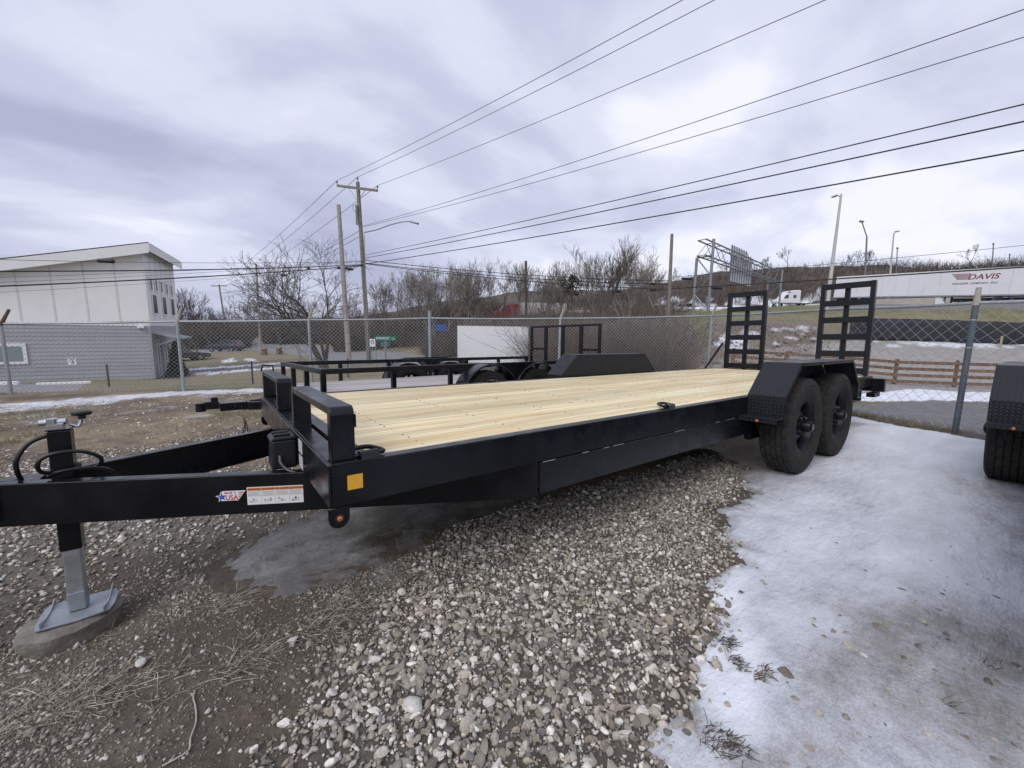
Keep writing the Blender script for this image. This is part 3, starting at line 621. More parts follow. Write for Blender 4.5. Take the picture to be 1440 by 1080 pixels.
for i in range(len(Pm)-1):
    a,b=Pm[i],Pm[i+1]; ln=(b-a).length
    dz=-.012 if i>=4 else 0
    MB().tube([lf(sag(a,b,s/8)) for s in range(9)],.0205,10).build('top_rail',fencem,fence,smooth=True)
    wp=.042 if i<6 else .068; nw=int(ln/wp); 
    hd=(b-a); hd.z=0; hd.normalize(); nrm=np.array([hd.y,-hd.x,0.])
    for k_ in range(nw):
        s0=(k_+.5)/nw; tp_=sag(a,b,s0); zt_=tp_.z+.035; zg=g1(tp_.x,tp_.y)+.02
        m_=int((zt_-zg)/wp); zz=zt_-np.arange(m_+1)*wp
        ph=((np.arange(m_+1)+k_)%2)*2-1
        pts=np.array([tp_.x,tp_.y,0])[None]+np.array([hd.x,hd.y,0])[None]*(ph*wp*.51)[:,None]; pts[:,2]=zz
        pts=pts+nrm[None]*(np.arange(m_+1)%2*.004)[:,None]+nrm[None]*float((vnoise(np.array([tp_.x*1.3]),np.array([tp_.y*1.3]),77)[0]-.5)*.05)
        rw=.0040 if i<6 else .0030
        c3=[(math.cos(q),math.sin(q)) for q in (0,2.094,4.189)]
        ring=np.stack([pts+nrm[None]*rw*cx_+np.array([0,0,1.])[None]*0+np.array([hd.x,hd.y,0])[None]*rw*sy_ for cx_,sy_ in c3],1).reshape(-1,3)
        n_=m_+1; ii=np.arange(n_-1)
        for j in range(3):
            j2=(j+1)%3; FF.append(np.stack([off+ii*3+j,off+ii*3+j2,off+(ii+1)*3+j2,off+(ii+1)*3+j],1))
        VV.append(ring-np.array(fo)[None]); off+=len(ring)
o=npmesh('chain_link_mesh',np.concatenate(VV),np.concatenate(FF),wirem,parent=fence); o['kind']='stuff'
# ------------------------------------------------------------------ white board, blue sign, street signs
p=at(643,13.9); q=at(742,13.9); zt_=dep(643,458,13.9).z; zb_=dep(690,500,13.9).z-.25
bd=thing('white_board','large blank white board standing in the brush behind the fence','board',((p.x+q.x)/2,(p.y+q.y)/2,0)); bd.rotation_euler=(0,0,math.atan2(q.y-p.y,q.x-p.x)); wd=(q-p).length
bd.location.z=g1(bd.location.x,bd.location.y)
bz=bd.location.z
MB().box(-wd/2,wd/2,-.03,.0,zb_-bz,zt_-bz).build('face',mat('white_sheet',(.80,.81,.83),.5,noise=(3,.04)),bd,bevel=.005)
for x in (-wd/2+.15,wd/2-.15): MB().box(x-.045,x+.045,.002,.09,-.2,zt_-bz-.05).build('post',polegrey,bd)
for a,b,c,d_ in ((-wd/2-.012,-wd/2,zb_-bz,zt_-bz+.01),(-wd/2,wd/2,zt_-bz,zt_-bz+.012)): MB().box(a,b,-.034,.0,c,d_).build('edge_strip',mat('rust_edge',(.32,.14,.10),.7),bd)
p=dep(619.5,461,13.2); bs=thing('blue_sign','small plain blue sign panel just behind the fence','sign',(p.x,p.y,g1(p.x,p.y))); bs.rotation_euler=(0,0,-YAW)
hz=p.z-bs.location.z; MB().box(-.18,.18,-.012,-.002,hz-.10,hz+.10).build('panel',mat('sign_blue',(.02,.07,.32),.4),bs); MB().cyl((0,.012,-.2),(0,.012,hz+.08),.010,8).build('post',polebrown,bs)
# street name sign
d=18.0; p=dep(528,478,d); g_=g1(p.x,p.y); ss_=thing('street_sign','green WEAKLEY AVE street name sign beside the wooden utility pole','sign',(p.x,p.y,g_)); ss_.rotation_euler=(0,0,-YAW+R(8))
sgreen=mat('sign_green',(.0,.14,.10),.4); hz=p.z-g_
MB().cyl((0,.0,-.3),(0,.0,hz+.10),.025,10).build('post',galvd,ss_)
bl=MB().box(0-.02,.90,-.034,-.028,hz-.03,hz+.19).build('name_blade',sgreen,ss_)
text_mesh('blade_text','WEAKLEY',.135,white_p,bl,Matrix.Translation((.03,-.036,hz+.035))@Matrix.Rotation(R(90),4,'X'),.001,True,.98)
text_mesh('blade_text','AVE',.07,white_p,bl,Matrix.Translation((.71,-.036,hz+.035))@Matrix.Rotation(R(90),4,'X'),.001,True,.9)
b2=MB().box(-.32,.32,-.003,.003,hz-.27,hz-.07).build('cross_blade',mat('sign_green_pale',(.10,.30,.24),.4),ss_); b2.rotation_euler=(0,0,R(62)); b2.location=(.42,.0,-.02)
MB().bar((.42,0,-.3),(.42,0,hz-.05),.06,.06).build('post',galvd,ss_)
rs=dep(524,482,17.8); g_=g1(rs.x,rs.y); r2=thing('route_sign','small white square route marker beside the street name sign','sign',(rs.x,rs.y,g_)); r2.rotation_euler=(0,0,-YAW)
hz=rs.z-g_; MB().box(-.12,.12,-.03,-.026,hz-.17,hz+.17).build('panel',mat('sign_white',(.7,.7,.68),.5),r2); MB().cyl((.0,0,-.3),(.0,0,hz+.1),.018,8).build('post',galvd,r2)
MB().lathe([(.085,0),(.085,-.003),(.06,-.003),(.06,0)],(0,-.031,hz+.03),'y',20).build('route_ring',blue_p,r2); MB().box(-.04,.04,-.0335,-.031,hz+.02,hz+.045).build('route_text',blue_p,r2)
# ------------------------------------------------------------------ poles and wires
wire_m=mat('wire_dark',(.02,.02,.022),.6); wire_g=mat('wire_grey',(.10,.10,.11),.5,metal=.3); porc=mat('insulator',(.22,.22,.23),.3)
def pole(name,label,u,v_top,u_bot,v_bot,d,r0,r1,m_,group=None,cat='pole'):
    t=dep(u,v_top,d); b=dep(u_bot,v_bot,d); g_=g1(b.x,b.y); b_=Vector((b.x,b.y,g_)); 
    dirv=(t-b); k_=(g_-.4-t.z)/(b.z-t.z); bb=t+(b-t)*k_
    root=thing(name,label,cat,(bb.x,bb.y,g_),group=group)
    lo=bb-root.location; hi=t-root.location
    MB().tube([lo.lerp(hi,i/8) for i in range(9)],[r0+(r1-r0)*i/8 for i in range(9)],12).build('shaft',m_,root,smooth=True)
    return root,hi
mp_,hi=pole('utility_pole','tall wooden utility pole with crossarm, insulators and street lamp arm',503,256,519,505,27,.165,.115,polewood)
ML=mp_.location
cr=R(-10); 
A=dep(474,261,27.3)-ML; B=dep(531,268,26.7)-ML
MB().bar(A,B,.11,.14).build('crossarm',polewood,mp_,bevel=.01)
for q,f in ((A,.03),(hi+Vector((0,0,.0)),0),(B,-.03)):
    MB().lathe([(.02,0),(.02,.1),(.06,.11),(.06,.16),(.045,.17),(.055,.21),(.03,.25),(.001,.26)],q+Vector((0,0,.06)),'z',12).build('insulator',porc,mp_,smooth=True)
mid=(A+B)/2
for e_ in (A.lerp(B,.28),A.lerp(B,.72)): MB().bar(e_,mid+Vector((.0,0,-.8)),.03,.03).build('crossarm_brace',galvd,mp_)
ax=hi+(Vector((0,0,0))-hi)*((hi.z-(dep(509,300,27)-ML).z)/hi.z)
MB().cyl(dep(501,288,26.8)-ML,dep(502,316,26.8)-ML,.07,10).build('cutout',porc,mp_); MB().tube(spline([dep(498,288,26.8)-ML,dep(496,293,26.8)-ML,dep(500,299,26.8)-ML],5),.02,6).build('cutout_arm',galvd,mp_)
MB().tube(spline([dep(512,327,27)-ML,dep(530,323,26.5)-ML,dep(548,316.5,26)-ML,dep(566,312,25.6)-ML,dep(578,311.5,25.4)-ML],6),.035,8).build('lamp_arm',galvd,mp_,smooth=True)
lh=dep(583,313,25.3)-ML; MB().bar(dep(577,311.5,25.4)-ML,dep(588,314.5,25.2)-ML,.22,.11).build('lamp_head',galvd,mp_,bevel=.03)
MB().tube([dep(512,330,26.8)-ML,dep(518,500,26.8)-ML],.03,6).build('conduit',galvd,mp_)
p2_,_=pole('bare_pole','bare weathered grey pole without crossarm beside the taller utility pole',476,288,490.5,505,22,.15,.10,polegrey)
pole('brown_pole','short brown wooden pole rising from the brush behind the white board',739.5,367,740,452,45,.17,.14,polebrown)
p944,h944=pole('service_pole','slim wooden pole carrying splice cases beside the brush heap',945,329,939,470,30,.15,.10,polewood)
p362,_=pole('street_pole','slim grey pole along the street beyond the lawn',360,371,367,493,50,.15,.11,polegrey)
pf_,hf=pole('distant_pole','distant pole with small crossarm above the street treeline',308,400,314,440,90,.2,.14,polewood)
MB().bar(dep(297,402,90)-pf_.location,dep(319,402,90)-pf_.location,.15,.2).build('crossarm',polewood,pf_)
def wire(a,b,r,sagm,label,m_=wire_m,group='overhead wires',cat='wire',ext=0):
    a=Vector(a);b=Vector(b)
    if ext: b=b+(b-a)*ext
    n=28; pts=[a.lerp(b,i/n)-Vector((0,0,sagm*4*(i/n)*(1-i/n))) for i in range(n+1)]
    o=thing('overhead_wire',label,cat,pts[0],group=group)
    MB().tube([p-pts[0] for p in pts],r,5).build('strand',m_,o,smooth=True); return o
T1='thin bare conductor from the utility pole crossarm rising over the lot'
tips=[ML+A+Vector((0,0,.3)),ML+hi+Vector((0,0,.3)),ML+B+Vector((0,0,.3))]
for t,(u,v) in zip(tips,((938,0),(982,0),(1132,0))):
    wire(t,onz(u,v,t.z+.1),.011,.25,T1,wire_g,'conductors over the lot',ext=.5)
T2='thin cable from midway up the utility pole over the lot'
for (u0,v0),(u,v) in (((510,318),(1422,0)),((511,319),(1440,34))):
    a=dep(u0,v0,27); wire(a,onz(u,v,a.z+.3),.011,.35,T2,wire_g,'thin mid-height cables',ext=.35)
T3='thick black cable from the utility pole over the trailer deck'
for (u0,v0),(u,v),r_ in (((512,359),(1440,123),.015),((513,363),(1440,148),.018),((514,371),(1440,190),.020)):
    a=dep(u0,v0,27); wire(a,onz(u,v,a.z+.15),r_,.32,T3,wire_m,'thick cables over the deck',ext=.8)
# cables along the fence line towards the right
T4='black cable running from the utility pole to the slim service pole'
for (v0,v1) in ((366,395),(370,400),(371,407)): wire(dep(514,v0,27),dep(942,v1,30),.022,.25,T4,group='cables to the service pole')
T5='black cable running from the service pole over the gravel lot'
wire(dep(942,390,30),onz(1440,341,7.4),.016,.2,T5,group='cables past the service pole',ext=.6); wire(dep(942,406,30),dep(1440,374,17),.034,.05,T5,group='cables past the service pole',ext=.6)
T6='black cable running from the utility pole towards the white building'
for (v0,u1,v1,d1,r_) in ((368,0,359,16,.010),(372,0,375,15,.027),(373,0,396,15,.028),(366,0,384,16,.007),(367,0,391,16,.007),(374,0,405,16,.006)):
    wire(dep(513,v0,27),dep(u1,v1,d1),r_,.2,T6,group='cables towards the building',ext=.4)
T7='thin conductor running from the utility pole away along the street'
for t,(u1,v1) in zip(tips,((297,400),(308,399),(319,400))): wire(t,dep(u1,v1,90),.016,.9,T7,wire_g,'conductors along the street')
for v0,v1 in ((322,412),(330,418),(372,440)): wire(dep(510,v0,27),dep(311,v1,90),.016,.9,T7,wire_g,'conductors along the street')
# splice cases hanging on cables
def case(u,v,d,L_,lab):
    p=dep(u,v,d); o=thing('splice_case',lab,'splice case',p,group='splice cases on the cables'); o.rotation_euler=(0,R(2),-YAW)
    MB().tube([(-L_/2,0,0),(-L_/2+.06,0,0),(L_/2-.06,0,0),(L_/2,0,0)],[.03,.085,.085,.03],10).build('body',plastic,o,smooth=True)
SCL='black splice case hanging on the overhead cables'
for (u,v,d,L_) in ((482,377,26.3,.75),(492,378.5,26.3,.45),(434,377,27,.2),(399,387,27.5,.45),(867,410,29.5,.7),(918,399,29.5,.45),(918,408,29.5,.45),(966,392,29,.8),(1008,405,28.2,.8),(149,367,16.8,.7)): case(u,v,d,L_,SCL)
# highway lamp poles
lampm=mat('lamp_pole_grey',(.50,.49,.46),.6,noise=(4,.1)); lampd=mat('lamp_pole_dark',(.18,.18,.18),.5)
q,h_=pole('highway_lamp','tall pale tapered lamp post in front of the white semi-trailer',1183,273,1163,430,44,.22,.10,lampm,cat='lamp post')
ql=q.location; MB().tube(spline([dep(1182,277,44)-ql,dep(1176,274,44)-ql,dep(1173,276,44)-ql],5),.05,6).build('arm',lampm,q); MB().bar(dep(1170,277,44)-ql,dep(1176,276,44)-ql,.25,.14).build('lamp_head',lampd,q,bevel=.03)
q,h_=pole('highway_lamp','dark lamp post with long upswept arm behind the semi-trailer',1219,333,1216,400,60,.14,.1,lampd,cat='lamp post'); ql=q.location
MB().tube([dep(1219,333,60)-ql,dep(1212,312,59)-ql],.07,6).build('arm',lampd,q); MB().bar(dep(1209,311,59)-ql,dep(1214,312,59)-ql,.3,.18).build('lamp_head',lampd,q)
q,h_=pole('highway_lamp','pale lamp post with short arm rising behind the semi-trailer roof',1257,328,1251,395,70,.16,.1,lampm,cat='lamp post'); ql=q.location
MB().tube([dep(1257,328,70)-ql,dep(1262,325.5,70)-ql],.06,6).build('arm',lampm,q); MB().bar(dep(1259,326,70)-ql,dep(1264,325,70)-ql,.3,.18).build('lamp_head',lampd,q)
for (u,v,d,lb) in ((1262,349,105,'far thin lamp post with small round head'),(1397,343,105,'far thin lamp post on the ridge above the semi-trailer'),(1420,358,110,'low far lamp post on the ridge beyond the semi-trailer roof end')):
    q,h_=pole('highway_lamp',lb,u,v,u-2,v+40,d,.14,.1,lampd,cat='lamp post'); MB().bar(h_+Vector((-.5,0,0)),h_+Vector((.5,0,0)),.3,.3).build('lamp_head',lampd,q)
# ------------------------------------------------------------------ sign gantry
gm=mat('gantry_galvanised',(.25,.265,.29),.5,metal=.4,noise=(2,.1))
LA=at(969,50); LB=at(990,48.2); RC=at(1069,72.5); RD=at(1087,70.5)
gan=thing('sign_gantry','galvanised truss sign gantry spanning the highway','gantry',LA); go=LA.copy()
zt=dep(993,337,48.2).z; hgt=1.75
def gp(P_,z): return Vector((P_.x,P_.y,z))-go
for P_,nm in ((LA,0),(LB,1),(RC,2),(RD,3)):
    z1=zt+(.1 if nm in(1,3) else -hgt); MB().tube([gp(P_,g1(P_.x,P_.y)-.4),gp(P_,z1)],.16,10).build('leg',gm,gan,smooth=True)
for P_,Q_ in ((LA,LB),(RC,RD)):
    zs=[g1(P_.x,P_.y)+.3,g1(P_.x,P_.y)+2.3,g1(P_.x,P_.y)+4.3,zt-hgt]
    for k_ in range(3):
        a,b=(P_,Q_) if k_%2 else (Q_,P_); MB().tube([gp(a,zs[k_]),gp(b,zs[k_+1])],.08,6).build('leg_brace',gm,gan)
    MB().tube([gp(P_,zt-hgt),gp(Q_,zt-hgt)],.1,6).build('cross_beam',gm,gan)
M0_=(LA+LB)/2; M1_=(RC+RD)/2; ex_=(M0_-M1_).normalized()*1.1; sd0=(LB-LA).normalized()*.5
c0=[M0_+ex_-sd0,M0_+ex_+sd0]; c1=[M1_-sd0,M1_+sd0]
ch={}
for j in (0,1):
    for z in (zt,zt-hgt):
        a,b=c0[j],c1[j]; MB().tube([gp(a,z),gp(b,z)],.095,8).build('chord',gm,gan,smooth=True)
nb=13
for k_ in range(nb+1):
    s=k_/nb; P_=[c0[j].lerp(c1[j],s) for j in (0,1)]
    for j in (0,1):
        if k_<nb:
            Pn=c0[j].lerp(c1[j],(k_+1)/nb); za,zb=(zt,zt-hgt) if k_%2 else (zt-hgt,zt)
            MB().tube([gp(P_[j],za),gp(Pn,zb)],.04,5).build('web_member',gm,gan)
    MB().tube([gp(P_[0],zt),gp(P_[1],zt)],.05,5).build('web_member',gm,gan); MB().tube([gp(P_[0],zt-hgt),gp(P_[1],zt-hgt)],.05,5).build('web_member',gm,gan)
alum=mat('sign_back_aluminium',(.60,.61,.63),.5,metal=.3); alud=mat('sign_back_stringer',(.16,.165,.17),.5,metal=.3)
def at_s(u):
    lo,hi_=0,1
    for _ in range(30):
        m_=(lo+hi_)/2; P_=c0[0].lerp(c1[0],m_); uu_=pxof((P_.x,P_.y,zt))[0]
        if uu_<u: lo=m_
        else: hi_=m_
    return c0[0].lerp(c1[0],m_)+(LA-LB).normalized()*.35
us=np.linspace(1032,1061,10)
for k_ in range(9):
    a=at_s(us[k_]); b=at_s(us[k_+1]); zz1=zt+1.35-(.0 if k_<7 else .5); zz0=zt-hgt-1.6
    MB().bar((gp(a.lerp(b,.06),(zz0+zz1)/2)),(gp(a.lerp(b,.94),(zz0+zz1)/2)),.05,zz1-zz0).build('sign_panel',alum,gan)
    MB().bar(gp(a,zz0-.1)+Vector((0,0,0)),gp(a,zz1+.15),.16,.16).build('sign_stringer',alud,gan)
# ------------------------------------------------------------------ wooden rail fence
wf=thing('wooden_rail_fence','brown stained four-rail wooden fence beyond the road','fence',at(1261,19))
wo=wf.location.copy(); 
wp=[(1030,20.6),(1105,20),(1180,19.5),(1261,19),(1346,18.4),(1440,17.8),(1550,17.2)]
WP=[at(u,d) for u,d in wp]
for P_ in WP: MB().box(P_.x-wo.x-.065,P_.x-wo.x+.065,P_.y-wo.y-.065,P_.y-wo.y+.065,P_.z-wo.z-.2,P_.z-wo.z+1.22).build('post',fencewood,wf,bevel=.008)
for a,b in zip(WP[:-1],WP[1:]):
    tow=Vector((CAM[0]-a.x,CAM[1]-a.y,0)).normalized()*.085
    for k_ in range(4):
        z=.18+k_*.30; MB().bar(a-wo+tow+Vector((0,0,z)),b-wo+tow+Vector((0,0,z)),.038,.14).build('rail',fencewood,wf)
MB().box(-.14,.14,-.02,.02,1.215,1.245,Matrix.Translation(WP[4]-wo)).build('camera_bracket',plastic,wf)
MB().lathe([(.001,-.06),(.07,-.05),(.08,0),(.07,.05),(.001,.06)],WP[4]-wo+Vector((.32,-.25,.16)),'y',12).build('hose_reel',plastic,wf)
# ------------------------------------------------------------------ black fabric screen
silt=mat('black_silt_fabric',(.022,.024,.03),.7,noise=[(1.5,.3),(8,.2)],bump=(1.2,.6,.2))
sf=thing('fabric_screen','low black fabric screen along the far edge of the gravel lot','screen',at(1330,27)); so_=sf.location.copy()
us=list(range(1188,1620,18)); pts=[]
for i,u in enumerate(us): p=at(u,27.0+.12*math.sin(i*1.9)-.002*(u-1188)); pts.append(p)
mb=MB(); vs=[];fs=[]
for i,p in enumerate(pts):
    for k_ in range(5):
        z=-.1+k_*1.55/4; bulge=.10*math.sin(k_/4*3.1)*(1 if i%2 else .4); vs.append((p.x-so_.x-FH[0]*bulge,p.y-so_.y-FH[1]*bulge,p.z-so_.z+z-(.03 if i%3==1 and k_==4 else 0)))
fs=[(i*5+k_,(i+1)*5+k_,(i+1)*5+k_+1,i*5+k_+1) for i in range(len(pts)-1) for k_ in range(4)]
o=MB().add(vs,fs).build('fabric',silt,sf,smooth='all'); sd_=o.modifiers.new('thickness','SOLIDIFY'); sd_.thickness=.01
for p in pts[::4]: MB().box(p.x-so_.x-.02+FH[0]*.05,p.x-so_.x+.02+FH[0]*.05,p.y-so_.y-.02+FH[1]*.05,p.y-so_.y+.02+FH[1]*.05,p.z-so_.z-.2,p.z-so_.z+1.5).build('stake',polegrey,sf)
p=at(1402,25.2); o=MB().box(-.06,.06,-.05,.05,-.15,.75).build('marker_stake',mat('pale_timber',(.36,.30,.2),.8,noise=(12,.2)),bevel=.005); o.location=p; tag(o,'single pale timber stake standing before the black fabric screen','stake')
# ------------------------------------------------------------------ highway barrier
bar_m=mat('barrier_concrete',(.40,.37,.32),.85,noise=(1,.12))
hb=thing('concrete_barrier','beige concrete highway barrier seen under the semi-trailer','barrier',at(1300,58)); ho=hb.location.copy()
HP=[at(u,d) for u,d in ((1160,66),(1220,62),(1300,58),(1400,53.5),(1480,50),(1600,46.5))]
for a,b in zip(HP[:-1],HP[1:]):
    dv_=(b-a).normalized(); nv=Vector((dv_.y,-dv_.x,0))
    MB().prism([(-.3,-.2),(.3,-.2),(.28,.1),(.12,.4),(.09,1.25),(-.09,1.25),(-.12,.4),(-.28,.1)],lambda p,q,t:tuple(a-ho+(b-a)*t+nv*p+Vector((0,0,q))),0,.998).build('barrier_segment',bar_m,hb)
# ------------------------------------------------------------------ vehicles
carglass=mat('car_glass',(.02,.022,.026),.08,spec=.8); tyre_s=mat('tyre_plain',(.02,.02,.02),.8); redl=mat('tail_light',(.5,.02,.03),.25); headl=mat('head_light',(.7,.7,.72),.15)
def car(label,u,d,yaw,colr,kind='suv',group=None,zoff=0):
    p=at(u,d); m_=mat('car_'+label[:14].replace(' ','_'),colr,.3,coat=.6)
    root=thing('car' if kind!='pickup' else 'pickup_truck',label,'car',p+Vector((0,0,zoff)),yaw,group)
    prof={'suv':[(-2.3,.35),(2.3,.35),(2.35,.6),(2.28,.85),(1.1,1.0),(.98,1.02),(-2.25,1.02),(-2.35,.8)],'sedan':[(-2.3,.32),(2.3,.32),(2.36,.55),(2.25,.75),(.9,.9),(-1.7,.95),(-2.3,.9),(-2.36,.6)]}[kind]
    b=MB().prism(prof,lambda p_,q,t:(p_,t,q),-.9,.9).build('body',m_,root,bevel=.07,smooth=True)
    gh={'suv':[(.95,1.0),(.25,1.58),(-1.95,1.62),(-2.22,1.02)],'sedan':[(.9,.88),(.1,1.38),(-1.0,1.40),(-1.75,.93)]}[kind]
    n=len(gh); vs=[(p_,-.86,q) for p_,q in gh]+[(p_,.86,q) for p_,q in gh]; vs=[(x,y*(.80 if z>1.2 else 1),z) for x,y,z in vs]
    MB().add(vs,[tuple(range(n)),tuple(range(2*n-1,n-1,-1))]+[(i,(i+1)%n,n+(i+1)%n,n+i) for i in range(n)]).build('greenhouse',carglass,root,bevel=.03)
    xr=[q[0] for q in gh]; zt_=max(q[1] for q in gh)
    MB().box(min(-.95,gh[2][0])+.05,gh[1][0]-.03,-.70,.70,zt_-.005,zt_+.045).build('roof',m_,root,bevel=.02)
    for px_ in (gh[1][0]-.35,-.55,(gh[2][0]+.05)):
        for s in (-1,1): MB().bar((px_+.25 if px_>0 else px_,s*.872,gh[0][1]),(px_,s*.71,zt_),.06,.10,up=(0,1,0)).build('pillar',m_,root)
    for x in (-1.4,1.4):
        for s in (-1,1):
            wl=MB().lathe([(.20,-.11),(.33,-.10),(.345,-.06),(.345,.06),(.33,.10),(.2,.11)],(x,s*.82,.345),'y',20,True).build('wheel',tyre_s,root,smooth=True); MB().lathe([(.001,s*.095),(.20,s*.10),(.205,s*.07)],(x,s*.82,.345),'y',16).build('hubcap',hubm,wl)
    for s in (-1,1):
        MB().box(-2.38,-2.30,s*.62-.2,s*.62+.2,.78,.95).build('tail_lamp',redl,root); MB().box(2.25,2.345,s*.6-.2,s*.6+.2,.68,.80).build('head_lamp',headl,root)
    return root
VIEW=math.atan2(RH[1],RH[0])   # heading of photo-right
car('dark blue suv parked beyond the lawn by the treeline',317,58,VIEW+math.pi,(.018,.026,.06),'suv')
car('dark sedan half hidden behind the building corner and cedar',252,40,VIEW+R(60),(.03,.028,.03),'sedan')
car('white suv on the highway right of the white semi tractor',1141,76,VIEW+R(200),(.62,.61,.56),'suv')
car('white estate car on the highway passing behind the slim pole',950,70,VIEW+R(183),(.62,.63,.65),'suv')
car('silver suv on the highway between the bare trees',769,92,VIEW+R(183),(.5,.51,.53),'suv')
car('pale grey sedan on the highway behind the tallest bare tree',812,90,VIEW+R(183),(.42,.44,.47),'sedan')
# red truck nose in the trees
p=at(712,82); rt=thing('red_truck','dark red truck cab half hidden in the trees by the highway','truck',p,VIEW+R(190))
redp=mat('dark_red_paint',(.13,.022,.028),.5,coat=.1)
MB().prism([(-2.2,.6),(2.6,.6),(2.6,1.7),(1.4,2.0),(.9,2.9),(-.6,3.3),(-2.2,3.3)],lambda a,b,t:(a,t,b),-1.15,1.15).build('cab',redp,rt,bevel=.12)
MB().prism([(1.32,2.06),(.93,2.82),(.2,2.85),(.2,2.1)],lambda a,b,t:(a,t,b),-1.17,1.17).build('window',carglass,rt)
for x in (-1.5,1.7):
    for s in (-1,1): MB().lathe([(.2,-.14),(.5,-.13),(.52,0),(.5,.13),(.2,.14)],(x,s*1.0,.52),'y',18,True).build('wheel',tyre_s,rt)
MB().box(-12,-2.4,-1.2,1.2,1.1,3.6).build('trailer_box',mat('truck_box',(.4,.4,.4),.6),rt)
# white semi tractor
p=at(1096,96); tr2=thing('semi_tractor','white sleeper-cab semi tractor on the highway beneath the gantry','truck',p,VIEW+R(183))
whp=mat('truck_white',(.72,.73,.75),.35,coat=.4)
MB().prism([(-2.6,1.0),(2.9,1.0),(2.95,1.7),(1.6,2.1),(1.0,3.0),(.2,3.75),(-1.0,4.0),(-2.2,4.05),(-2.6,4.0)],lambda a,b,t:(a,t,b),-1.2,1.2).build('cab',whp,tr2,bevel=.15,smooth=True)
for s in (-1,1):
    MB().prism([(1.5,2.1),(1.0,2.9),(.35,2.95),(.35,2.1)],lambda a,b,t:(a,t,b),s*1.2-.02,s*1.2+.02).build('side_window',carglass,tr2); MB().box(-1.5,-.8,s*1.2-.02,s*1.2+.02,2.2,2.9).build('sleeper_window',carglass,tr2)
    MB().prism([(.7,3.35),(.2,3.72),(-.3,3.5)],lambda a,b,t:(a,t,b),s*1.1-.12,s*1.1+.12).build('visor',carglass,tr2)
MB().box(-6.0,-2.65,-.5,.5,.9,1.15).build('chassis',tyre_s,tr2)
for x in (-5.2,-4.0,2.0):
    for s in (-1,1): MB().lathe([(.2,-.2),(.5,-.18),(.52,0),(.5,.18),(.2,.2)],(x,s*1.0,.52),'y',18,True).build('wheel',tyre_s,tr2)
# semi trailer with lettering
tl=at(1160,58.5); tlz=dep(1160,419,58.5).z-1.22
tr_=at(1462,40.3); trz=dep(1440,415,41.0).z-1.22
st_=thing('semi_trailer','long white semi-trailer lettered DAVIS TRANSFER COMPANY on the highway','trailer',(tl.x,tl.y,tlz))
vec=Vector((tr_.x-tl.x,tr_.y-tl.y,trz-tlz)); LNT=vec.length; hd=math.atan2(vec.y,vec.x); st_.rotation_euler=(0,-math.asin(vec.z/LNT),hd)
LNT=max(16.2,min(LNT,18)); boxm=mat('trailer_white_panel',(.74,.745,.76),.4,noise=[(.6,.05),(6,.04)],objvar=.015)
# local +x to the right, camera on local -y side
MB().box(0,LNT,.02,2.55,1.22,4.12).build('box_core',boxm,st_)
npn=13
for i in range(npn): MB().box(i*LNT/npn+.014,(i+1)*LNT/npn-.014,-.012,.018,1.35,4.0).build('side_panel',boxm,st_)
MB().box(-.01,LNT+.01,-.03,.019,1.20,1.345).build('bottom_rail',galvd,st_); MB().box(-.01,LNT+.01,-.03,.019,4.005,4.14).build('top_rail',trimw,st_)
davis=mat('davis_red',(.22,.025,.05),.5)
tx=LNT*.675
lo=bpy.data.objects.new('logo',None); COL.objects.link(lo); lo.parent=st_; lo.empty_display_size=.1
MT=lambda x,z: Matrix.Translation((x,-.016,z))@Matrix.Rotation(R(90),4,'X')
text_mesh('logo_text','DAVIS',.78,davis,lo,MT(tx+1.15,3.02),.002,True,1.12,.18)
text_mesh('logo_text','TRANSFER COMPANY, INC.',.29,mat('davis_dark',(.16,.04,.06),.5),lo,MT(tx-.05,2.5),.002,True,1.02)
mb=MB()
for k_ in range(6): mb.box(tx-.0-.10*k_+.3,tx+1.25+.02*k_,-.0145,-.0125,3.04+k_*.115,3.11+k_*.115)
mb.build('logo_stripe',davis,lo)
MB().box(tx+5.3 if tx+5.9<LNT else LNT-1,tx+5.8 if tx+5.9<LNT else LNT-.5,-.034,-.0305,1.24,1.33).build('placard',mat('placard_yellow',(.5,.36,.1),.5),st_)
for x in (1.0,2.25,):
    for y in (.25,2.3): 
        wl=MB().lathe([(.25,-.24),(.5,-.22),(.52,-.1),(.52,.1),(.5,.22),(.25,.24)],(x,y,.52),'y',20,True).build('wheel',tyre_s,st_,smooth=True); MB().lathe([(.001,-.2),(.24,-.235),(.27,-.2)],(x,y,.52),'y',16).build('hub',hubm,wl)
MB().box(.2,3.6,.5,2.0,.75,1.19).build('bogie',tyre_s,st_); MB().box(3.0,3.35,.02,.3,.4,1.15).box(3.0,3.06,-.0,.5,.25,1.0).build('mud_flap_hanger',galvd,st_)
MB().bar((11.6,.5,.0),(11.6,.5,1.2),.15,.15).build('landing_leg',galvd,st_); MB().bar((11.6,2.0,.0),(11.6,2.0,1.2),.15,.15).build('landing_leg',galvd,st_)
MB().prism([(11.0,.35),(11.9,.35),(11.3,1.18),(10.9,1.18)],lambda a,b,t:(a,t,b),.1,.14).build('tarp_flap',white_p,st_)
for x in (14.6,15.9):
    for y in (.25,2.3): MB().lathe([(.25,-.24),(.5,-.22),(.52,0),(.5,.22),(.25,.24)],(x,y,.52),'y',18,True).build('wheel',tyre_s,st_,smooth=True)
MB().box(12.2,LNT-.05,.4,2.1,.62,1.0).build('tractor_frame',tyre_s,st_); car('dark blue suv on the highway under the front of the semi-trailer',1409,47,VIEW+R(190),(.02,.03,.07),'suv',zoff=.0)
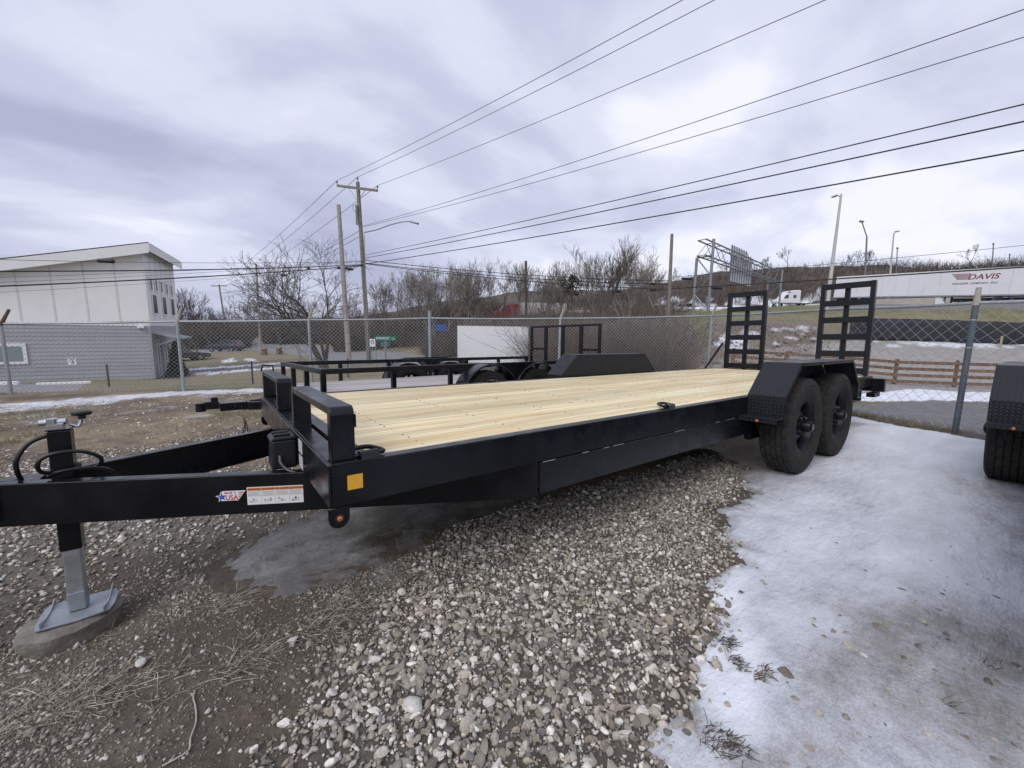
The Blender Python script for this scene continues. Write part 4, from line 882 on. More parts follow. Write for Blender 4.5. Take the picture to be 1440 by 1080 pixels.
# ================================================================== TREES AND BRUSH
barkA=mat('bark_grey_brown',(.155,.135,.118),.9,noise=(3,.25)); barkB=mat('bark_dark',(.098,.086,.077),.9,noise=(3,.25)); barkC=mat('bark_pale',(.23,.21,.185),.9,noise=(3,.2)); brushm=mat('brush_twigs',(.105,.083,.068),.95,vcol=True)
def seg_mesh(segs,n=3):
    """segs array (k,8): p0,p1,r0,r1 -> prism mesh arrays"""
    S=np.asarray(segs,float); a=S[:,0:3]; b=S[:,3:6]; r0=S[:,6]; r1=S[:,7]
    d=b-a; d/=np.linalg.norm(d,axis=1)[:,None]+1e-9
    ref=np.where(np.abs(d[:,2:3])<.9,np.array([[0,0,1.]]),np.array([[1.,0,0]])); x=np.cross(d,ref); x/=np.linalg.norm(x,axis=1)[:,None]+1e-9; y=np.cross(d,x)
    if n==1:
        q=np.random.default_rng(len(S)).random(len(S))*6.28; w_=x*np.cos(q)[:,None]+y*np.sin(q)[:,None]
        V=np.stack([a-w_*r0[:,None],a+w_*r0[:,None],b+w_*r1[:,None],b-w_*r1[:,None]],1).reshape(-1,3); return V,np.arange(len(S)*4).reshape(-1,4)
    V=[]
    for (P_,r) in ((a,r0),(b,r1)):
        for j in range(n):
            q=2*math.pi*j/n; V.append(P_+(x*math.cos(q)+y*math.sin(q))*r[:,None])
    V=np.stack(V,1).reshape(-1,3); k=len(S); base=np.arange(k)*2*n
    Fq=np.concatenate([np.stack([base+j,base+(j+1)%n,base+n+(j+1)%n,base+n+j],1) for j in range(n)])
    return V,Fq
def bare_tree(label,u,d,h,spread,m_,seed,lean=0,nstem=1,dens=1.0,upright=.6,group='bare trees beyond the fence',tr=.03,depth=5,name='bare_tree',first=.25,zoff=0,rmin=.006):
    rg=random.Random(seed); p=at(u,d); root=thing(name,label,'tree',p,group=group)
    big=[];small=[]
    rmin_=max(rmin,.00025*d)
    def grow(P_,D_,L_,r,lv):
        n=3 if lv<2 else 2; P=Vector(P_); D=Vector(D_)
        for i in range(n):
            D=(D+Vector((rg.gauss(0,.13),rg.gauss(0,.13),rg.gauss(.04*upright,.08)))).normalized()
            Q=P+D*(L_/n); rn=r*(1-.28/n*1.2)
            (big if lv<2 else small).append((*P,*Q,max(r,rmin_),max(rn,rmin_))); P=Q; r=rn
            if lv>0 and lv<depth and rg.random()<.75*dens: branch(P,D,L_*rg.uniform(.45,.75),r*.62,lv+1)
        if lv<depth:
            for _ in range(2 if rg.random()<.75*dens+.2 else 3): branch(P,D,L_*rg.uniform(.58,.85),r*.72,lv+1)
    def branch(P,D,L_,r,lv):
        ax=Vector((rg.gauss(0,1),rg.gauss(0,1),rg.gauss(0,.6))).normalized(); a=rg.uniform(.3,.85)*spread
        E_=(D+ax*a+Vector((0,0,upright*.25))).normalized(); grow(P,E_,L_,r,lv)
    side=Vector(RH)*lean
    for k_ in range(nstem):
        D0=(Vector((0,0,1))+side+Vector((rg.gauss(0,.12*nstem**.5),rg.gauss(0,.12*nstem**.5),0))).normalized()
        grow((rg.gauss(0,.1)*(nstem>1),rg.gauss(0,.1)*(nstem>1),-.15),D0,h*first,h*tr/(nstem**.4),0)
    zmax=max(s[5] for s in small); k_=h/zmax
    B=np.array(big); S=np.array(small); B[:,[2,5]]*=k_; S[:,[2,5]]*=k_
    hs=(k_*.6+.4); 
    for A_ in (B,S): A_[:,[0,1,3,4]]*=hs
    V,Fq=seg_mesh(B,5); npmesh('trunk',V,Fq,m_,parent=root,smooth=True)
    V,Fq=seg_mesh(S,3 if d<36 else 1); npmesh('crown',V,Fq,m_,parent=root)
    return root,len(B)+len(S)
TG='bare trees beyond the fence'; cnt=0
def T(*a,**k):
    global cnt; cnt+=bare_tree(*a,**k)[1]
T('wide spreading bare tree with thick dark trunk left of the bare weathered pole',456,23,7.4,1.35,barkB,3,lean=-.42,nstem=5,upright=.32,first=.30,tr=.030,dens=1.25)
T('open-crowned bare tree rising above the fence left of the slim service pole',838,30,7.4,.95,barkA,11,nstem=5,upright=.85,first=.22,tr=.02,dens=1.1)
TS='grey bare tree in the treeline between the utility pole and the brown pole'
for i,(u,d,h) in enumerate(((540,54,9.6),(565,56,10.4),(590,54,10.6),(618,40,9.0),(645,43,9.4),(672,42,9.0),(700,46,8.8))): T(TS,u,d,h,1.0,barkC if i%2 else barkA,20+i,nstem=3,upright=.7,tr=.017,group='treeline by the utility pole',first=.22,dens=1.15)
TS='bare tree among the brush between the brown pole and the service pole'
for i,(u,d,h) in enumerate(((766,34,6.3),(790,38,6.8),(880,34,6.9),(862,40,7.6))): T(TS,u,d,h,.95,barkA if i%2 else barkC,40+i,nstem=4,upright=.75,tr=.017,group='trees right of the brown pole',first=.22)
for i,(u,d,h,lb) in enumerate(((770,17,2.9,'spindly sapling tangled in the brush heap beside the white board'),(905,16,2.7,'forked sapling rising from the middle of the brush heap'),(948,18,3.0,'leaning sapling at the service pole end of the brush heap'))): T(lb,u,d,h,1.25,barkA,300+i,nstem=5,upright=.35,tr=.014,first=.3,depth=4,lean=.2*(i-1))
TS='slender pale bare tree filling the treeline left of the service pole'
for i,(u,d,h) in enumerate(((742,40,7.0),(722,50,8.6),(815,42,7.2),(900,44,6.6),(930,40,5.4),(660,52,9.6),(632,56,10.2),(604,52,9.4))): T(TS,u,d,h,.85,barkC if i%3 else barkA,330+i,nstem=4,upright=.85,tr=.013,first=.2,group='slender treeline trees')
T('lone thin far tree on the slope beside the service pole',916,62,9.8,1.1,barkC,51,nstem=1,upright=.6,tr=.014)
TS='dark scraggy tree beside the far end of the building'
for i,(u,d,h) in enumerate(((262,52,8.6),(278,55,8.0),(296,60,6.4))): T(TS,u,d,h,1.0,barkB,60+i,nstem=3,dens=1.15,tr=.016,group='trees by the building end',first=.2)
TS='low bare tree in the hazy thicket along the street'
for i,u in enumerate((325,345,372,396,420,440,478,500,522)): T(TS,u,70+7*(i%3),7.4+2.4*((i*7)%4)/3,1.0,barkB if i%2 else barkA,70+i,nstem=3,depth=4,tr=.014,group='street thicket trees',first=.25)
T('bare tree top showing above the building roof',8,40,9.6,1.0,barkB,90,nstem=3,tr=.016)
T('small bare tree on the ridge above the semi-trailer',1340,118,7.5,1.1,barkB,95,depth=4,tr=.02)
T('small bare tree on the ridge behind the gantry end',1093,135,9,1.0,barkB,96,depth=4,tr=.018)
TS='slender bare tree on the dark hillside ridge'
for i,u in enumerate((1012,1062,1185,1203)): T(TS,u,132,6.5,.9,barkB,100+i,nstem=2,depth=4,group='ridge trees',tr=.016)
# evergreen clump in a tree
leafe=mat('evergreen_clump',(.028,.036,.02),.85,noise=(5,.4))
def clump(u,d,vtop,hh,rw,label):
    p=at(u,d); zt_=dep(u,vtop,d).z-p.z; root=thing('evergreen_shrub',label,'tree',p); n=520
    a=RNG.random(n)*6.283; z=RNG.random(n); rr=rw*np.sqrt(RNG.random(n))*np.sin(np.clip(z*.85+.15,0,1)*3.14)**.6; c=np.stack([rr*np.cos(a),rr*np.sin(a),zt_-hh+z*hh],1)
    s=.09+.13*RNG.random((n,1)); d1=RNG.normal(size=(n,3)); d1/=np.linalg.norm(d1,axis=1)[:,None]; d2=RNG.normal(size=(n,3)); d2/=np.linalg.norm(d2,axis=1)[:,None]
    V=np.stack([c-d2*s*.5,c+d2*s*.5,c+d1*s*1.6],1).reshape(-1,3); npmesh('crown',V,np.arange(3*n).reshape(-1,3),leafe,parent=root); MB().cyl((0,0,-.2),(0,0,zt_-.5),.09,8,.03).build('trunk',barkB,root)
clump(801,36,388,1.7,.95,'dark evergreen clump among the bare trees right of the brown pole')
def brush(name,label,n,sampler,hfn,rad_,cols,seed,bend=.5,sides=1):
    rg=np.random.default_rng(seed); P=sampler(rg,n); n=len(P)
    z=gz(P[:,0],P[:,1]); h=hfn(rg,P)
    segs=[]; base=np.stack([P[:,0],P[:,1],z-.1],1); D=np.stack([rg.normal(0,.35,n),rg.normal(0,.35,n),np.ones(n)],1); D/=np.linalg.norm(D,axis=1)[:,None]
    cur=base; L_=h/3; r=rad_(P); cc=[]
    tint=cols[rg.integers(0,len(cols),n)]*(.75+.5*rg.random((n,1)))
    for k_ in range(3):
        D=D+rg.normal(0,bend*.35,(n,3)); D[:,2]=np.abs(D[:,2])*.9+.05; D/=np.linalg.norm(D,axis=1)[:,None]
        nx=cur+D*L_[:,None]; segs.append(np.concatenate([cur,nx,(r*(1-.22*k_))[:,None],(r*(.78-.22*k_))[:,None]],1)); cc.append(tint)
        # side twig
        E_=D+rg.normal(0,.8,(n,3)); E_/=np.linalg.norm(E_,axis=1)[:,None]
        segs.append(np.concatenate([nx,nx+E_*(L_*.8)[:,None],(r*.5)[:,None],(r*.3)[:,None]],1)); cc.append(tint); cur=nx
    V,Fq=seg_mesh(np.concatenate(segs),sides); c=np.repeat(np.concatenate(cc),6 if sides==3 else 4,0)
    o=npmesh(name,V,Fq,brushm,c); tag(o,label,'brush',kind='stuff'); return o
def polar(u0,u1,d0,d1): 
    def f(rg,n):
        u=rg.uniform(u0,u1,n); d=rg.uniform(d0,d1,n); P_=CAM[None,:2]+FH[None,:2]*d[:,None]+RH[None,:2]*((u-720)/F_PX*d)[:,None]
        keep=fbm(P_[:,0]*.4,P_[:,1]*.4,3,8)>.36; return P_[keep]
    return f
CB=np.array([[.105,.085,.068],[.14,.115,.092],[.075,.06,.05],[.16,.14,.118],[.12,.085,.06]])
thick=lambda base: (lambda P: np.full(len(P),base))
brush('brush','tangled brown brush heap pressed against the chain-link fence',7500,polar(748,968,12.2,19),lambda rg,P: rg.uniform(.6,2.3,len(P))*(.6+.6*fbm(P[:,0]*.9,P[:,1]*.9,2,18)),thick(.0085),CB*1.3,1,.5,3)
brush('brush','dark leafless thicket behind the white board and street sign',9000,polar(600,790,26,40),lambda rg,P: rg.uniform(.6,2.2,len(P)),thick(.015),CB*.8,2)
brush('brush','dark leafless hedge bank along the far side of the street',5200,polar(372,482,72,88),lambda rg,P: rg.uniform(1.5,4.0,len(P)),thick(.026),CB*.65,3)
brush('brush','dark leafless hedge bank behind the street name sign',7500,polar(470,640,50,66),lambda rg,P: rg.uniform(1.2,3.4,len(P)),thick(.020),CB*.65,13)
brush('brush','dark thicket behind the parked suv',5000,polar(238,352,62,80),lambda rg,P: rg.uniform(1.2,3.6,len(P)),thick(.025),CB*.6,4)
brush('brush','brown leafless scrub covering the hillside above the highway',11500,polar(690,1560,104,140),lambda rg,P: rg.uniform(1.2,3.4,len(P)),thick(.05),CB*.72,5)
brush('brush','hazy distant scrub along the street horizon',4500,polar(240,700,100,135),lambda rg,P: rg.uniform(3,7,len(P)),thick(.05),CB*.8,6)
brush('brush','leafless scrub on the slope below the highway cars',7000,polar(560,960,45,80),lambda rg,P: rg.uniform(.6,2.2,len(P)),thick(.018),CB*1.0,7)
brush('brush','dry weeds and debris on the dirt bank beside the ramps',3200,polar(985,1150,20,32),lambda rg,P: rg.uniform(.15,.6,len(P)),thick(.008),CB*1.3,8,1.2)
# ================================================================== TRAILERS
TP,TR=.0141,.0303
def lvert(u,v,X,Y):
    """height (trailer-local) where photo pixel u,v meets the upright line over X,Y"""
    d=ray(u,v); t=((X-CAM[0])*d[0]+(Y-CAM[1])*d[1])/(d[0]**2+d[1]**2); p=CAM+d*t
    return p[2]+TP*p[0]+TR*p[1]
def lplane(u,v,X,Y):
    """point on the plane through X,Y facing the camera"""
    d=ray(u,v); nx,ny=X-CAM[0],Y-CAM[1]; t=(nx*nx+ny*ny)/(d[0]*nx+d[1]*ny); p=CAM+d*t
    return Vector((p[0],p[1],p[2]+TP*p[0]+TR*p[1]))
def tyre_mesh(Rt,wd,rim_r):
    hw=wd/2; n=144
    prof=[(rim_r-.008,-hw*.72),(rim_r+.008,-hw*.82),(rim_r+.03,-hw*.96),(rim_r+.045,-hw*.985),(rim_r+.049,-hw*1.01),((rim_r+Rt)/2-.01,-hw*1.04),((rim_r+Rt)/2+.012,-hw*1.045),((rim_r+Rt)/2+.016,-hw*1.02),(Rt-.062,-hw*1.02),(Rt-.058,-hw*1.045),(Rt-.05,-hw*1.03),(Rt-.028,-hw*.97),(Rt-.012,-hw*.9)]
    ribs=5; tw=hw*1.72; x=-tw/2; rw=tw/ribs
    tread=[]
    for i in range(ribs):
        x0=-tw/2+i*rw; top_=Rt-(.001 if 0<i<4 else .004); tread+=[(Rt-.013,x0+.002,None),(top_,x0+.0045,i),(top_,x0+rw-.0045,i),(Rt-.013,x0+rw-.002,None)]
    full=[(r,h,'s' if j in(len(prof)-1,len(prof)-2) else None) for j,(r,h) in enumerate(prof)]+tread+[(r,-h,'s' if j in(0,1) else None) for j,(r,h) in enumerate(prof[::-1])]
    mb=MB(); vs=[]
    for r,h,t in full:
        for j in range(n):
            rr=r
            if isinstance(t,int):
                ph=(j+ (2 if t%2 else 0))%6
                if ph==0: rr-=.011
            elif t=='s' and j%6==0: rr-=.009
            a=2*math.pi*(j+.0)/n; vs.append((rr*math.cos(a),h,rr*math.sin(a)))
    k=len(full)
    fs=[(i*n+j,i*n+(j+1)%n,(i+1)*n+(j+1)%n,(i+1)*n+j) for i in range(k-1) for j in range(n)]
    mb.add(vs,fs); return mb
def rim_mesh(rr,wd,off):
    """dished disc wheel with eight openings; face towards -y"""
    n=64; mb=MB(); hw=wd/2
    rings=[(rr+.012,-hw*.80),(rr+.010,-hw*.84),(rr-.004,-hw*.82),(rr-.012,-hw*.70),(rr-.02,-hw*.45),(rr-.024,-hw*.30),(rr-.032,off-.004),(rr-.045,off-.010),(rr-.062,off-.008),(rr-.078,off-.006),(.098,off-.02),(.088,off-.028),(.06,off-.03),(.03,off-.03)]
    vs=[]; 
    for r,h in rings:
        for j in range(n):
            a=2*math.pi*j/n; vs.append((r*math.cos(a),h,r*math.sin(a)))
    fs=[]
    for i in range(len(rings)-1):
        for j in range(n):
            if i in (7,8) and (j%8) in (2,3,4,5): continue
            if i==6 and (j%8) in (3,4): continue
            fs.append((i*n+j,i*n+(j+1)%n,(i+1)*n+(j+1)%n,(i+1)*n+j))
    mb.add(vs,fs)
    mb.lathe([(rr+.012,-hw*.8),(rr-.018,-hw*.3),(rr-.03,hw*.2),(rr-.015,hw*.7),(rr+.012,hw*.8)],(0,0,0),'y',n)   # barrel
    return mb
TM=tyre_mesh(.40,.225,.213).mesh('tyre'); RMb=rim_mesh(.210,.225,-.035); 
bm=bmesh.new(); _t=RMb.mesh('rim'); bm.from_mesh(_t); bmesh.ops.recalc_face_normals(bm,faces=bm.faces); bm.to_mesh(_t); bm.free(); RIMME=_t
def make_wheel(parent,loc,flip=False):
    w_=bpy.data.objects.new('wheel',None); COL.objects.link(w_); w_.parent=parent; w_.location=loc; w_.empty_display_size=.05
    if flip: w_.rotation_euler=(0,0,math.pi)
    ro=random.random()*6
    t_=link('tyre',TM,rubber,w_,smooth=True); t_.rotation_euler=(0,ro,0)
    r_=link('rim',RIMME,rim_m,w_,smooth=True); r_.rotation_euler=(0,ro,0)
    h=MB().lathe([(.001,-.150),(.026,-.150),(.030,-.147),(.030,-.144),(.043,-.142),(.047,-.136),(.047,-.075),(.058,-.068),(.062,-.06),(.062,-.02)],(0,0,0),'y',24).build('hub',rim_m,w_,smooth=True)
    MB().lathe([(.001,-.1525),(.020,-.1525),(.024,-.150),(.024,-.147)],(0,0,0),'y',20).build('hub_cap',hubm,w_,smooth=True)
    for k_ in range(8):
        a=k_*math.pi/4+ro; x,z=.078*math.cos(a),.078*math.sin(a)
        MB().cyl((x,-.085,z),(x,-.055,z),.0105,6).build('lug_nut',chrome if k_<3 else rim_m,w_)
    # brake drum behind
    MB().lathe([(.001,-.01),(.15,-.01),(.155,.0),(.155,.08),(.001,.08)],(0,0,0),'y',32).build('brake_drum',blackdull,w_,smooth=True)
    return w_
def chan(mb,pts2d,z0,z1,th,fl,inward):
    pass
def dring(parent,x,y,z,rot=0):
    o=bpy.data.objects.new('tie_down_ring',None); COL.objects.link(o); o.parent=parent; o.location=(x,y,z); o.rotation_euler=(0,0,rot); o.empty_display_size=.03
    MB().tube(spline([(-.055,0,.012),(-.05,.03,.016),(-.03,.062,.02),(0,.07,.021),(.03,.062,.02),(.05,.03,.016),(.055,0,.012),(0,0,.012),(-.055,0,.012)],6),.0085,10).build('ring',black,o,smooth=True)
    prof=[(.0,-.02)]+[( .026*math.sin(a),-.0+.026*(1-math.cos(a))*.0) for a in ()]
    mb=MB(); n=8; pr=[(-.024,.0)]+[(-.02*math.cos(math.pi*i/n),.006+.020*math.sin(math.pi*i/n)) for i in range(n+1)]+[(.024,.0)]
    mb.prism(pr,lambda p,q,t:(t,p,q),-.034,.034).build('bracket',black,o,smooth=True)
    return o
def make_trailer(label,extras=True):
    W,H,HB=2.103,.669,.148; Z0=H-HB; LN=6.9
    root=thing('flatbed_trailer',label,'trailer',(0,0,0),group='black flatbed equipment trailers')
    root.rotation_euler=(-TR,TP,0)
    # --- side rails (rolled channels, web outwards)
    for s in (0,1):
        def fn(p,q,t,s=s): return (t,p if s==0 else W-p,q)
        pr=[(0,Z0),(0,H),(.055,H),(.055,H-.009),(.008,H-.014),(.008,Z0+.014),(.055,Z0+.009),(.055,Z0)]
        MB().prism(pr,fn,0.0,LN).build('side_rail',black,root,bevel=.004)
        # lower stiffener channel
        pr=[(-.004,Z0-.155),(-.004,Z0-.003),(.05,Z0-.003),(.05,Z0-.012),(.005,Z0-.016),(.005,Z0-.143),(.05,Z0-.147),(.05,Z0-.155)]
        MB().prism(pr,fn,.915,LN-.5).build('lower_rail',black,root,bevel=.004)
        y=-.0045 if s==0 else W+.0045
        x=.93
        while x<2.9:
            l=random.uniform(.04,.16); MB().tube([(x,y,Z0-.002),(x+l,y,Z0-.002)],.0022,5).build('weld_bead',hubm if s==0 and random.random()<.6 else black,root); x+=l+random.uniform(.02,.28)
    # --- front header, its top flange and plank retaining angle
    MB().box(-.006,.006,.002,W-.002,Z0+.002,H-.0015).box(.0062,.078,.002,W-.002,H-.012,H-.0025).build('front_header',black,root,bevel=.003)
    MB().box(.092,.150,.057,W-.057,H-.006,H+.003).box(.092,.099,.057,W-.057,H-.075,H-.0065).build('plank_retainer',black,root,bevel=.002)
    # --- header bars
    for y0,y1 in ((.018,.80),(W-.80,W-.018)):
        zt=H+.190; th=.046; r=.028; nn_=6
        outp=[(y0,H-.002)]+[(y0+r-r*math.cos(a),zt-r+r*math.sin(a)) for a in [math.pi/2*i/nn_ for i in range(nn_+1)]]
        outp+=[(y1-r+r*math.sin(a),zt-r+r*math.cos(a)) for a in [math.pi/2*i/nn_ for i in range(nn_+1)]]+[(y1,H-.002)]
        inn=[(y1-th,H-.002),(y1-th,zt-th*.62),(y0+th,zt-th*.62),(y0+th,H-.002)]
        o=MB().prism(outp+inn,lambda p,q,t:(t,p,q),.010,.088)
        o.build('header_bar',black,root,bevel=.004)
        if y0<.1: MB().box(.0885,.094,y0+.002,y0+.02,zt-.075,zt-.03).build('bar_lip',black,root,bevel=.001)
    # --- planks
    n=14; y0=.058; wd=(W-2*.058)/n
    for i in range(n):
        a=y0+i*wd+.0028; b=y0+(i+1)*wd-.0028; dz=random.uniform(-.0025,.0012)
        MB().box(.152,LN-.16,a,b,H-.042+dz,H-.002+dz).build('plank',pine,root,bevel=.003)
    sm_=MB()
    for i in range(n):
        for j in range(13):
            if j<12:
                for q_ in (.3,.7):
                    x_=.37+j*.5+random.uniform(-.004,.004); y_=y0+(i+q_)*wd+random.uniform(-.006,.006); sm_.lathe([(.001,.0),(.0042,.0),(.0045,-.004)],(x_,y_,H-.0008),'z',6)
    o=sm_.build('deck_screws',mat('screw_dark',(.16,.13,.10),.5,metal=.3),root); o['kind']='stuff'
    # weld beads at the front corner and bar feet
    for (pa,pb) in (((-.004,-.003,Z0+.01),(-.004,-.003,H-.01)),((.006,.012,H-.0005),(.092,.012,H-.0005)),((.008,.066,H-.0005),(.092,.066,H-.0005)),((.008,.752,H-.0005),(.092,.752,H-.0005)),((.004,-.001,H+.0005),(.16,-.001,H+.0005))):
        pa=Vector(pa);pb=Vector(pb); k_=int((pb-pa).length/.004); MB().tube([pa.lerp(pb,q/k_) for q in range(k_+1)],[.0035+.0012*math.sin(q*2.1) for q in range(k_+1)],6).build('weld_bead',black,root,smooth=True)
    # --- cross members
    for i in range(13):
        x=.35+i*.5; MB().box(x,x+.04,.06,W-.06,H-.125,H-.046).build('cross_member',blackdull,root)
    # --- tail beam and lamps
    MB().box(LN+.002,LN+.10,-.125,W+.125,.456,.632).build('tail_beam',black,root,bevel=.004)
    MB().box(LN-.16,LN+.0015,.056,W-.056,H-.02,H+.002).build('tail_plate',black,root,bevel=.002)
    MB().box(LN-.28,LN+.0,-.09,-.004,.40,.456).build('tail_bracket',black,root,bevel=.003)
    for y in (-.085,W+.02):
        MB().box(LN+.101,LN+.112,y,y+.065,.50,.60).build('tail_lamp',mat('red_lens',(.35,.01,.01),.2,coat=.5),root,bevel=.004)
    # --- tongue
    dv=Vector((-.9125,.484,0)).normalized()   # from side towards coupler
    for s in (0,1):
        A=Vector((.9125,.006,0)); Bp=A+dv*2.27
        nrm=Vector((dv.y,-dv.x,0))            # outward? make it point inwards
        if nrm.y<0: nrm=-nrm
        def fn(p,q,t,s=s):
            P_=A+dv*t+nrm*p; return (P_.x,P_.y if s==0 else W-P_.y,q)
        pr=[(0,.345),(0,Z0-.004),(.052,Z0-.004),(.052,Z0-.013),(.008,Z0-.018),(.008,.359),(.052,.354),(.052,.345)]
        MB().prism(pr,fn,.0,2.27).build('tongue_beam',black,root,bevel=.004)
    MB().box(-1.36,-1.04,W/2-.075,W/2+.075,.35,.50).build('coupler_channel',black,root,bevel=.006)
    MB().box(-1.50,-1.365,W/2-.05,W/2+.05,.44,.53).cyl((-1.56,W/2,.43),(-1.56,W/2,.53),.055,20).build('coupler',black,root,smooth=True,bevel=.004)
    # --- jack
    JX,JY=-.80,1.015
    zt=lvert(84,605,JX,JY); zb=lvert(97,772,JX,JY); zf=lvert(98,860,JX,JY)
    jk=bpy.data.objects.new('jack',None); COL.objects.link(jk); jk.parent=root; jk.location=(JX,JY,0); jk.rotation_euler=(0,0,R(0)); jk.empty_display_size=.05
    h=.033
    MB().box(-h,h,-h,h,zb,zt).build('outer_tube',black,jk,bevel=.006)
    MB().box(-h-.003,h+.003,-h-.003,h+.003,zt+.001,zt+.006).build('tube_cap',black,jk,bevel=.002)
    q=.0275
    MB().box(-q,q,-q,q,zf+.006,zb+.03).build('drop_leg',galv,jk,bevel=.006)
    MB().box(-q-.001,q+.001,-q-.001,q+.001,zf+.0062,zf+.09).build('leg_foot_sleeve',galvd,jk,bevel=.006)
    fp=[(-.115,-.06),(-.105,-.10),(.02,-.105),(.105,-.085),(.115,-.04),(.115,.06),(.10,.10),(-.10,.10),(-.115,.07)]
    ft=MB().prism(fp,lambda p,q_,t:(p,q_,t),zf-.004,zf+.004); 
    ft.build('foot_plate',galvd,jk,bevel=.002)
    for s in (-1,1):
        MB().prism([(-.10,zf+.0045),(.10,zf+.0045),(.10,zf+.03),(.03,zf+.012),(-.03,zf+.012),(-.10,zf+.03)],lambda p,q_,t:(t,p,q_),s*.09-.002,s*.09+.002).build('foot_flange',galv,jk,bevel=.001)
    # crank head
    MB().cyl((-.055,0,zt+.032),(.02,0,zt+.032),.013,14).box(-.03,.012,-.022,.022,zt+.0065,zt+.022).cyl((-.02,0,zt+.02),(-.02,0,zt+.046),.02,14).build('crank_gear',chrome,jk,smooth=True)
    hp=[lplane(91,598,JX,JY),lplane(103,601,JX,JY),lplane(107,594,JX,JY),lplane(107,589,JX,JY)]
    Mi=Matrix.LocRotScale(Vector((JX,JY,0)),Matrix.Rotation(R(0),3,'Z'),None).inverted()
    MB().tube(spline([Mi@p for p in hp],6),.006,10).build('crank_handle',chrome,jk,smooth=True)
    kp=Mi@lplane(108,585,JX,JY)
    MB().lathe([(.001,-.016),(.012,-.016),(.012,-.004),(.028,0),(.032,.006),(.032,.012),(.026,.018),(.001,.02)],kp,'z',20).build('crank_knob',plastic,jk,smooth=True)
    MB().box(-.018,.018,h,h+.05,zb+.25,zb+.33).build('jack_bracket',black,jk,bevel=.003)
    MB().cyl((h,.005,zb+.34),(h+.013,.005,zb+.34),.02,14).build('jack_pin',plastic,jk)
    # brace plates across the tongue at the jack
    a=lplane(44,690,JX-.02,JY-.08); b=lplane(66,672,JX-.0,JY+.02)
    for xx in (-.90,):
        ya=.484+(-xx)*.5304+.03; MB().box(xx-.03,xx+.03,ya,W-ya,Z0-.02,Z0-.0045).build('tongue_brace',black,root,bevel=.002)
    # cables
    def cable(pts,r=.0075): MB().tube(spline(pts,8),r,10).build('cable',plastic,root,smooth=True)
    lp=lambda u,v,o=0: lplane(u,v,JX,JY+o)
    cable([lp(68,615,.0),(lp(52,617,.0)),lp(30,628),lp(16,650),lp(18,666,.02),lp(24,676,.06)],.008)
    cable([lp(70,667,-.02),lp(52,666,-.05),lp(46,656,-.07),lp(56,645,-.08),lp(80,638,-.09),lp(112,637,-.08),lp(136,645,-.05),lp(136,655,-.02),lp(122,661,.03),lp(104,664,.05)],.0075)
    cable([lp(62,672,-.02),lp(80,665,-.06),lp(112,660,-.06),lp(145,661,-.02),lp(163,671,.02),lp(168,680,.06),lp(170,690,.08)],.007)
    # --- breakaway battery box on the header
    bx=bpy.data.objects.new('battery_box',None); COL.objects.link(bx); bx.parent=root; bx.location=(-.006,.66,.600); bx.scale=(.95,.85,.85); bx.empty_display_size=.03
    MB().prism([(-.105,-.10),(0,-.10),(0,.05),(-.098,.05)],lambda p,q,t:(p,t,q),-.075,.075).build('case',plastic,bx,bevel=.008)
    MB().prism([(-.108,.051),(0,.051),(0,.068),(-.095,.068)],lambda p,q,t:(p,t,q),-.079,.079).build('lid',plastic,bx,bevel=.006)
    for yy in (-.035,.035): MB().box(-.09,-.02,yy-.012,yy+.012,.0685,.080).build('lid_rib',plastic,bx,bevel=.004)
    MB().tube(spline([(-.07,-.076,-.03),(-.07,-.10,-.06),(-.05,-.13,-.09),(-.02,-.17,-.105)],8),.0095,8).build('battery_lead',plastic,bx,smooth=True)
    for k_ in range(2): MB().box(-.0075,-.0062,.46,.54,Z0+.012+k_*.068,Z0+.068+k_*.068).build('data_plate',mat('data_plate',(.55,.55,.55),.4),root)
    # --- tie-down rings
    dring(root,.135,.030,H+.001,R(8)); dring(root,2.04,.036,H+.001); dring(root,4.95+.6,.036,H+.001); dring(root,.118,W-.04,H+.001,R(180)); dring(root,2.04,W-.036,H+.001,R(180))
    # --- front corner marker tab
    for s in (0,1):
        y=.010 if s==0 else W-.010
        pr=[(-.012,Z0-.001),(.056,Z0-.001),(.056,Z0-.034)]+[(.022+.034*math.cos(a),Z0-.034-.036*math.sin(a)) for a in [math.pi*i/8 for i in range(1,8)]]+[(-.012,Z0-.034)]
        tb=MB().prism(pr,lambda p,q,t,y=y:(p,t,q),y-.016,y-.010).build('marker_tab',black,root,bevel=.001)
        yy=y-.016 if s==0 else y-.010
        sg=-1 if s==0 else 1
        MB().lathe([(.016,0),(.016,sg*.006),(.0095,sg*.007)],(.022,yy,Z0-.034),'y',18).build('marker_grommet',plastic,tb,smooth=True)
        MB().lathe([(.0092,sg*.0),(.0092,sg*.008),(.006,sg*.011),(.001,sg*.012)],(.022,yy,Z0-.034),'y',16).build('marker_lens',amber,tb,smooth=True)
    # reflective square on the near rail
    for xx in (.053,3.0-.45): 
        if xx<1: MB().box(xx,xx+.051,-.0012,-.0002,.574,.625).build('reflector_tape',yellow,root)
    # --- axles, wheels, fenders
    x1,x2=3.60,4.50; zc=.41
    for x in (x1,x2):
        MB().cyl((x,-.03,zc),(x,W+.03,zc),.038,14).build('axle',blackdull,root,smooth=True)
        make_wheel(root,(x,-.148,zc)); make_wheel(root,(x,W+.148,zc),True)
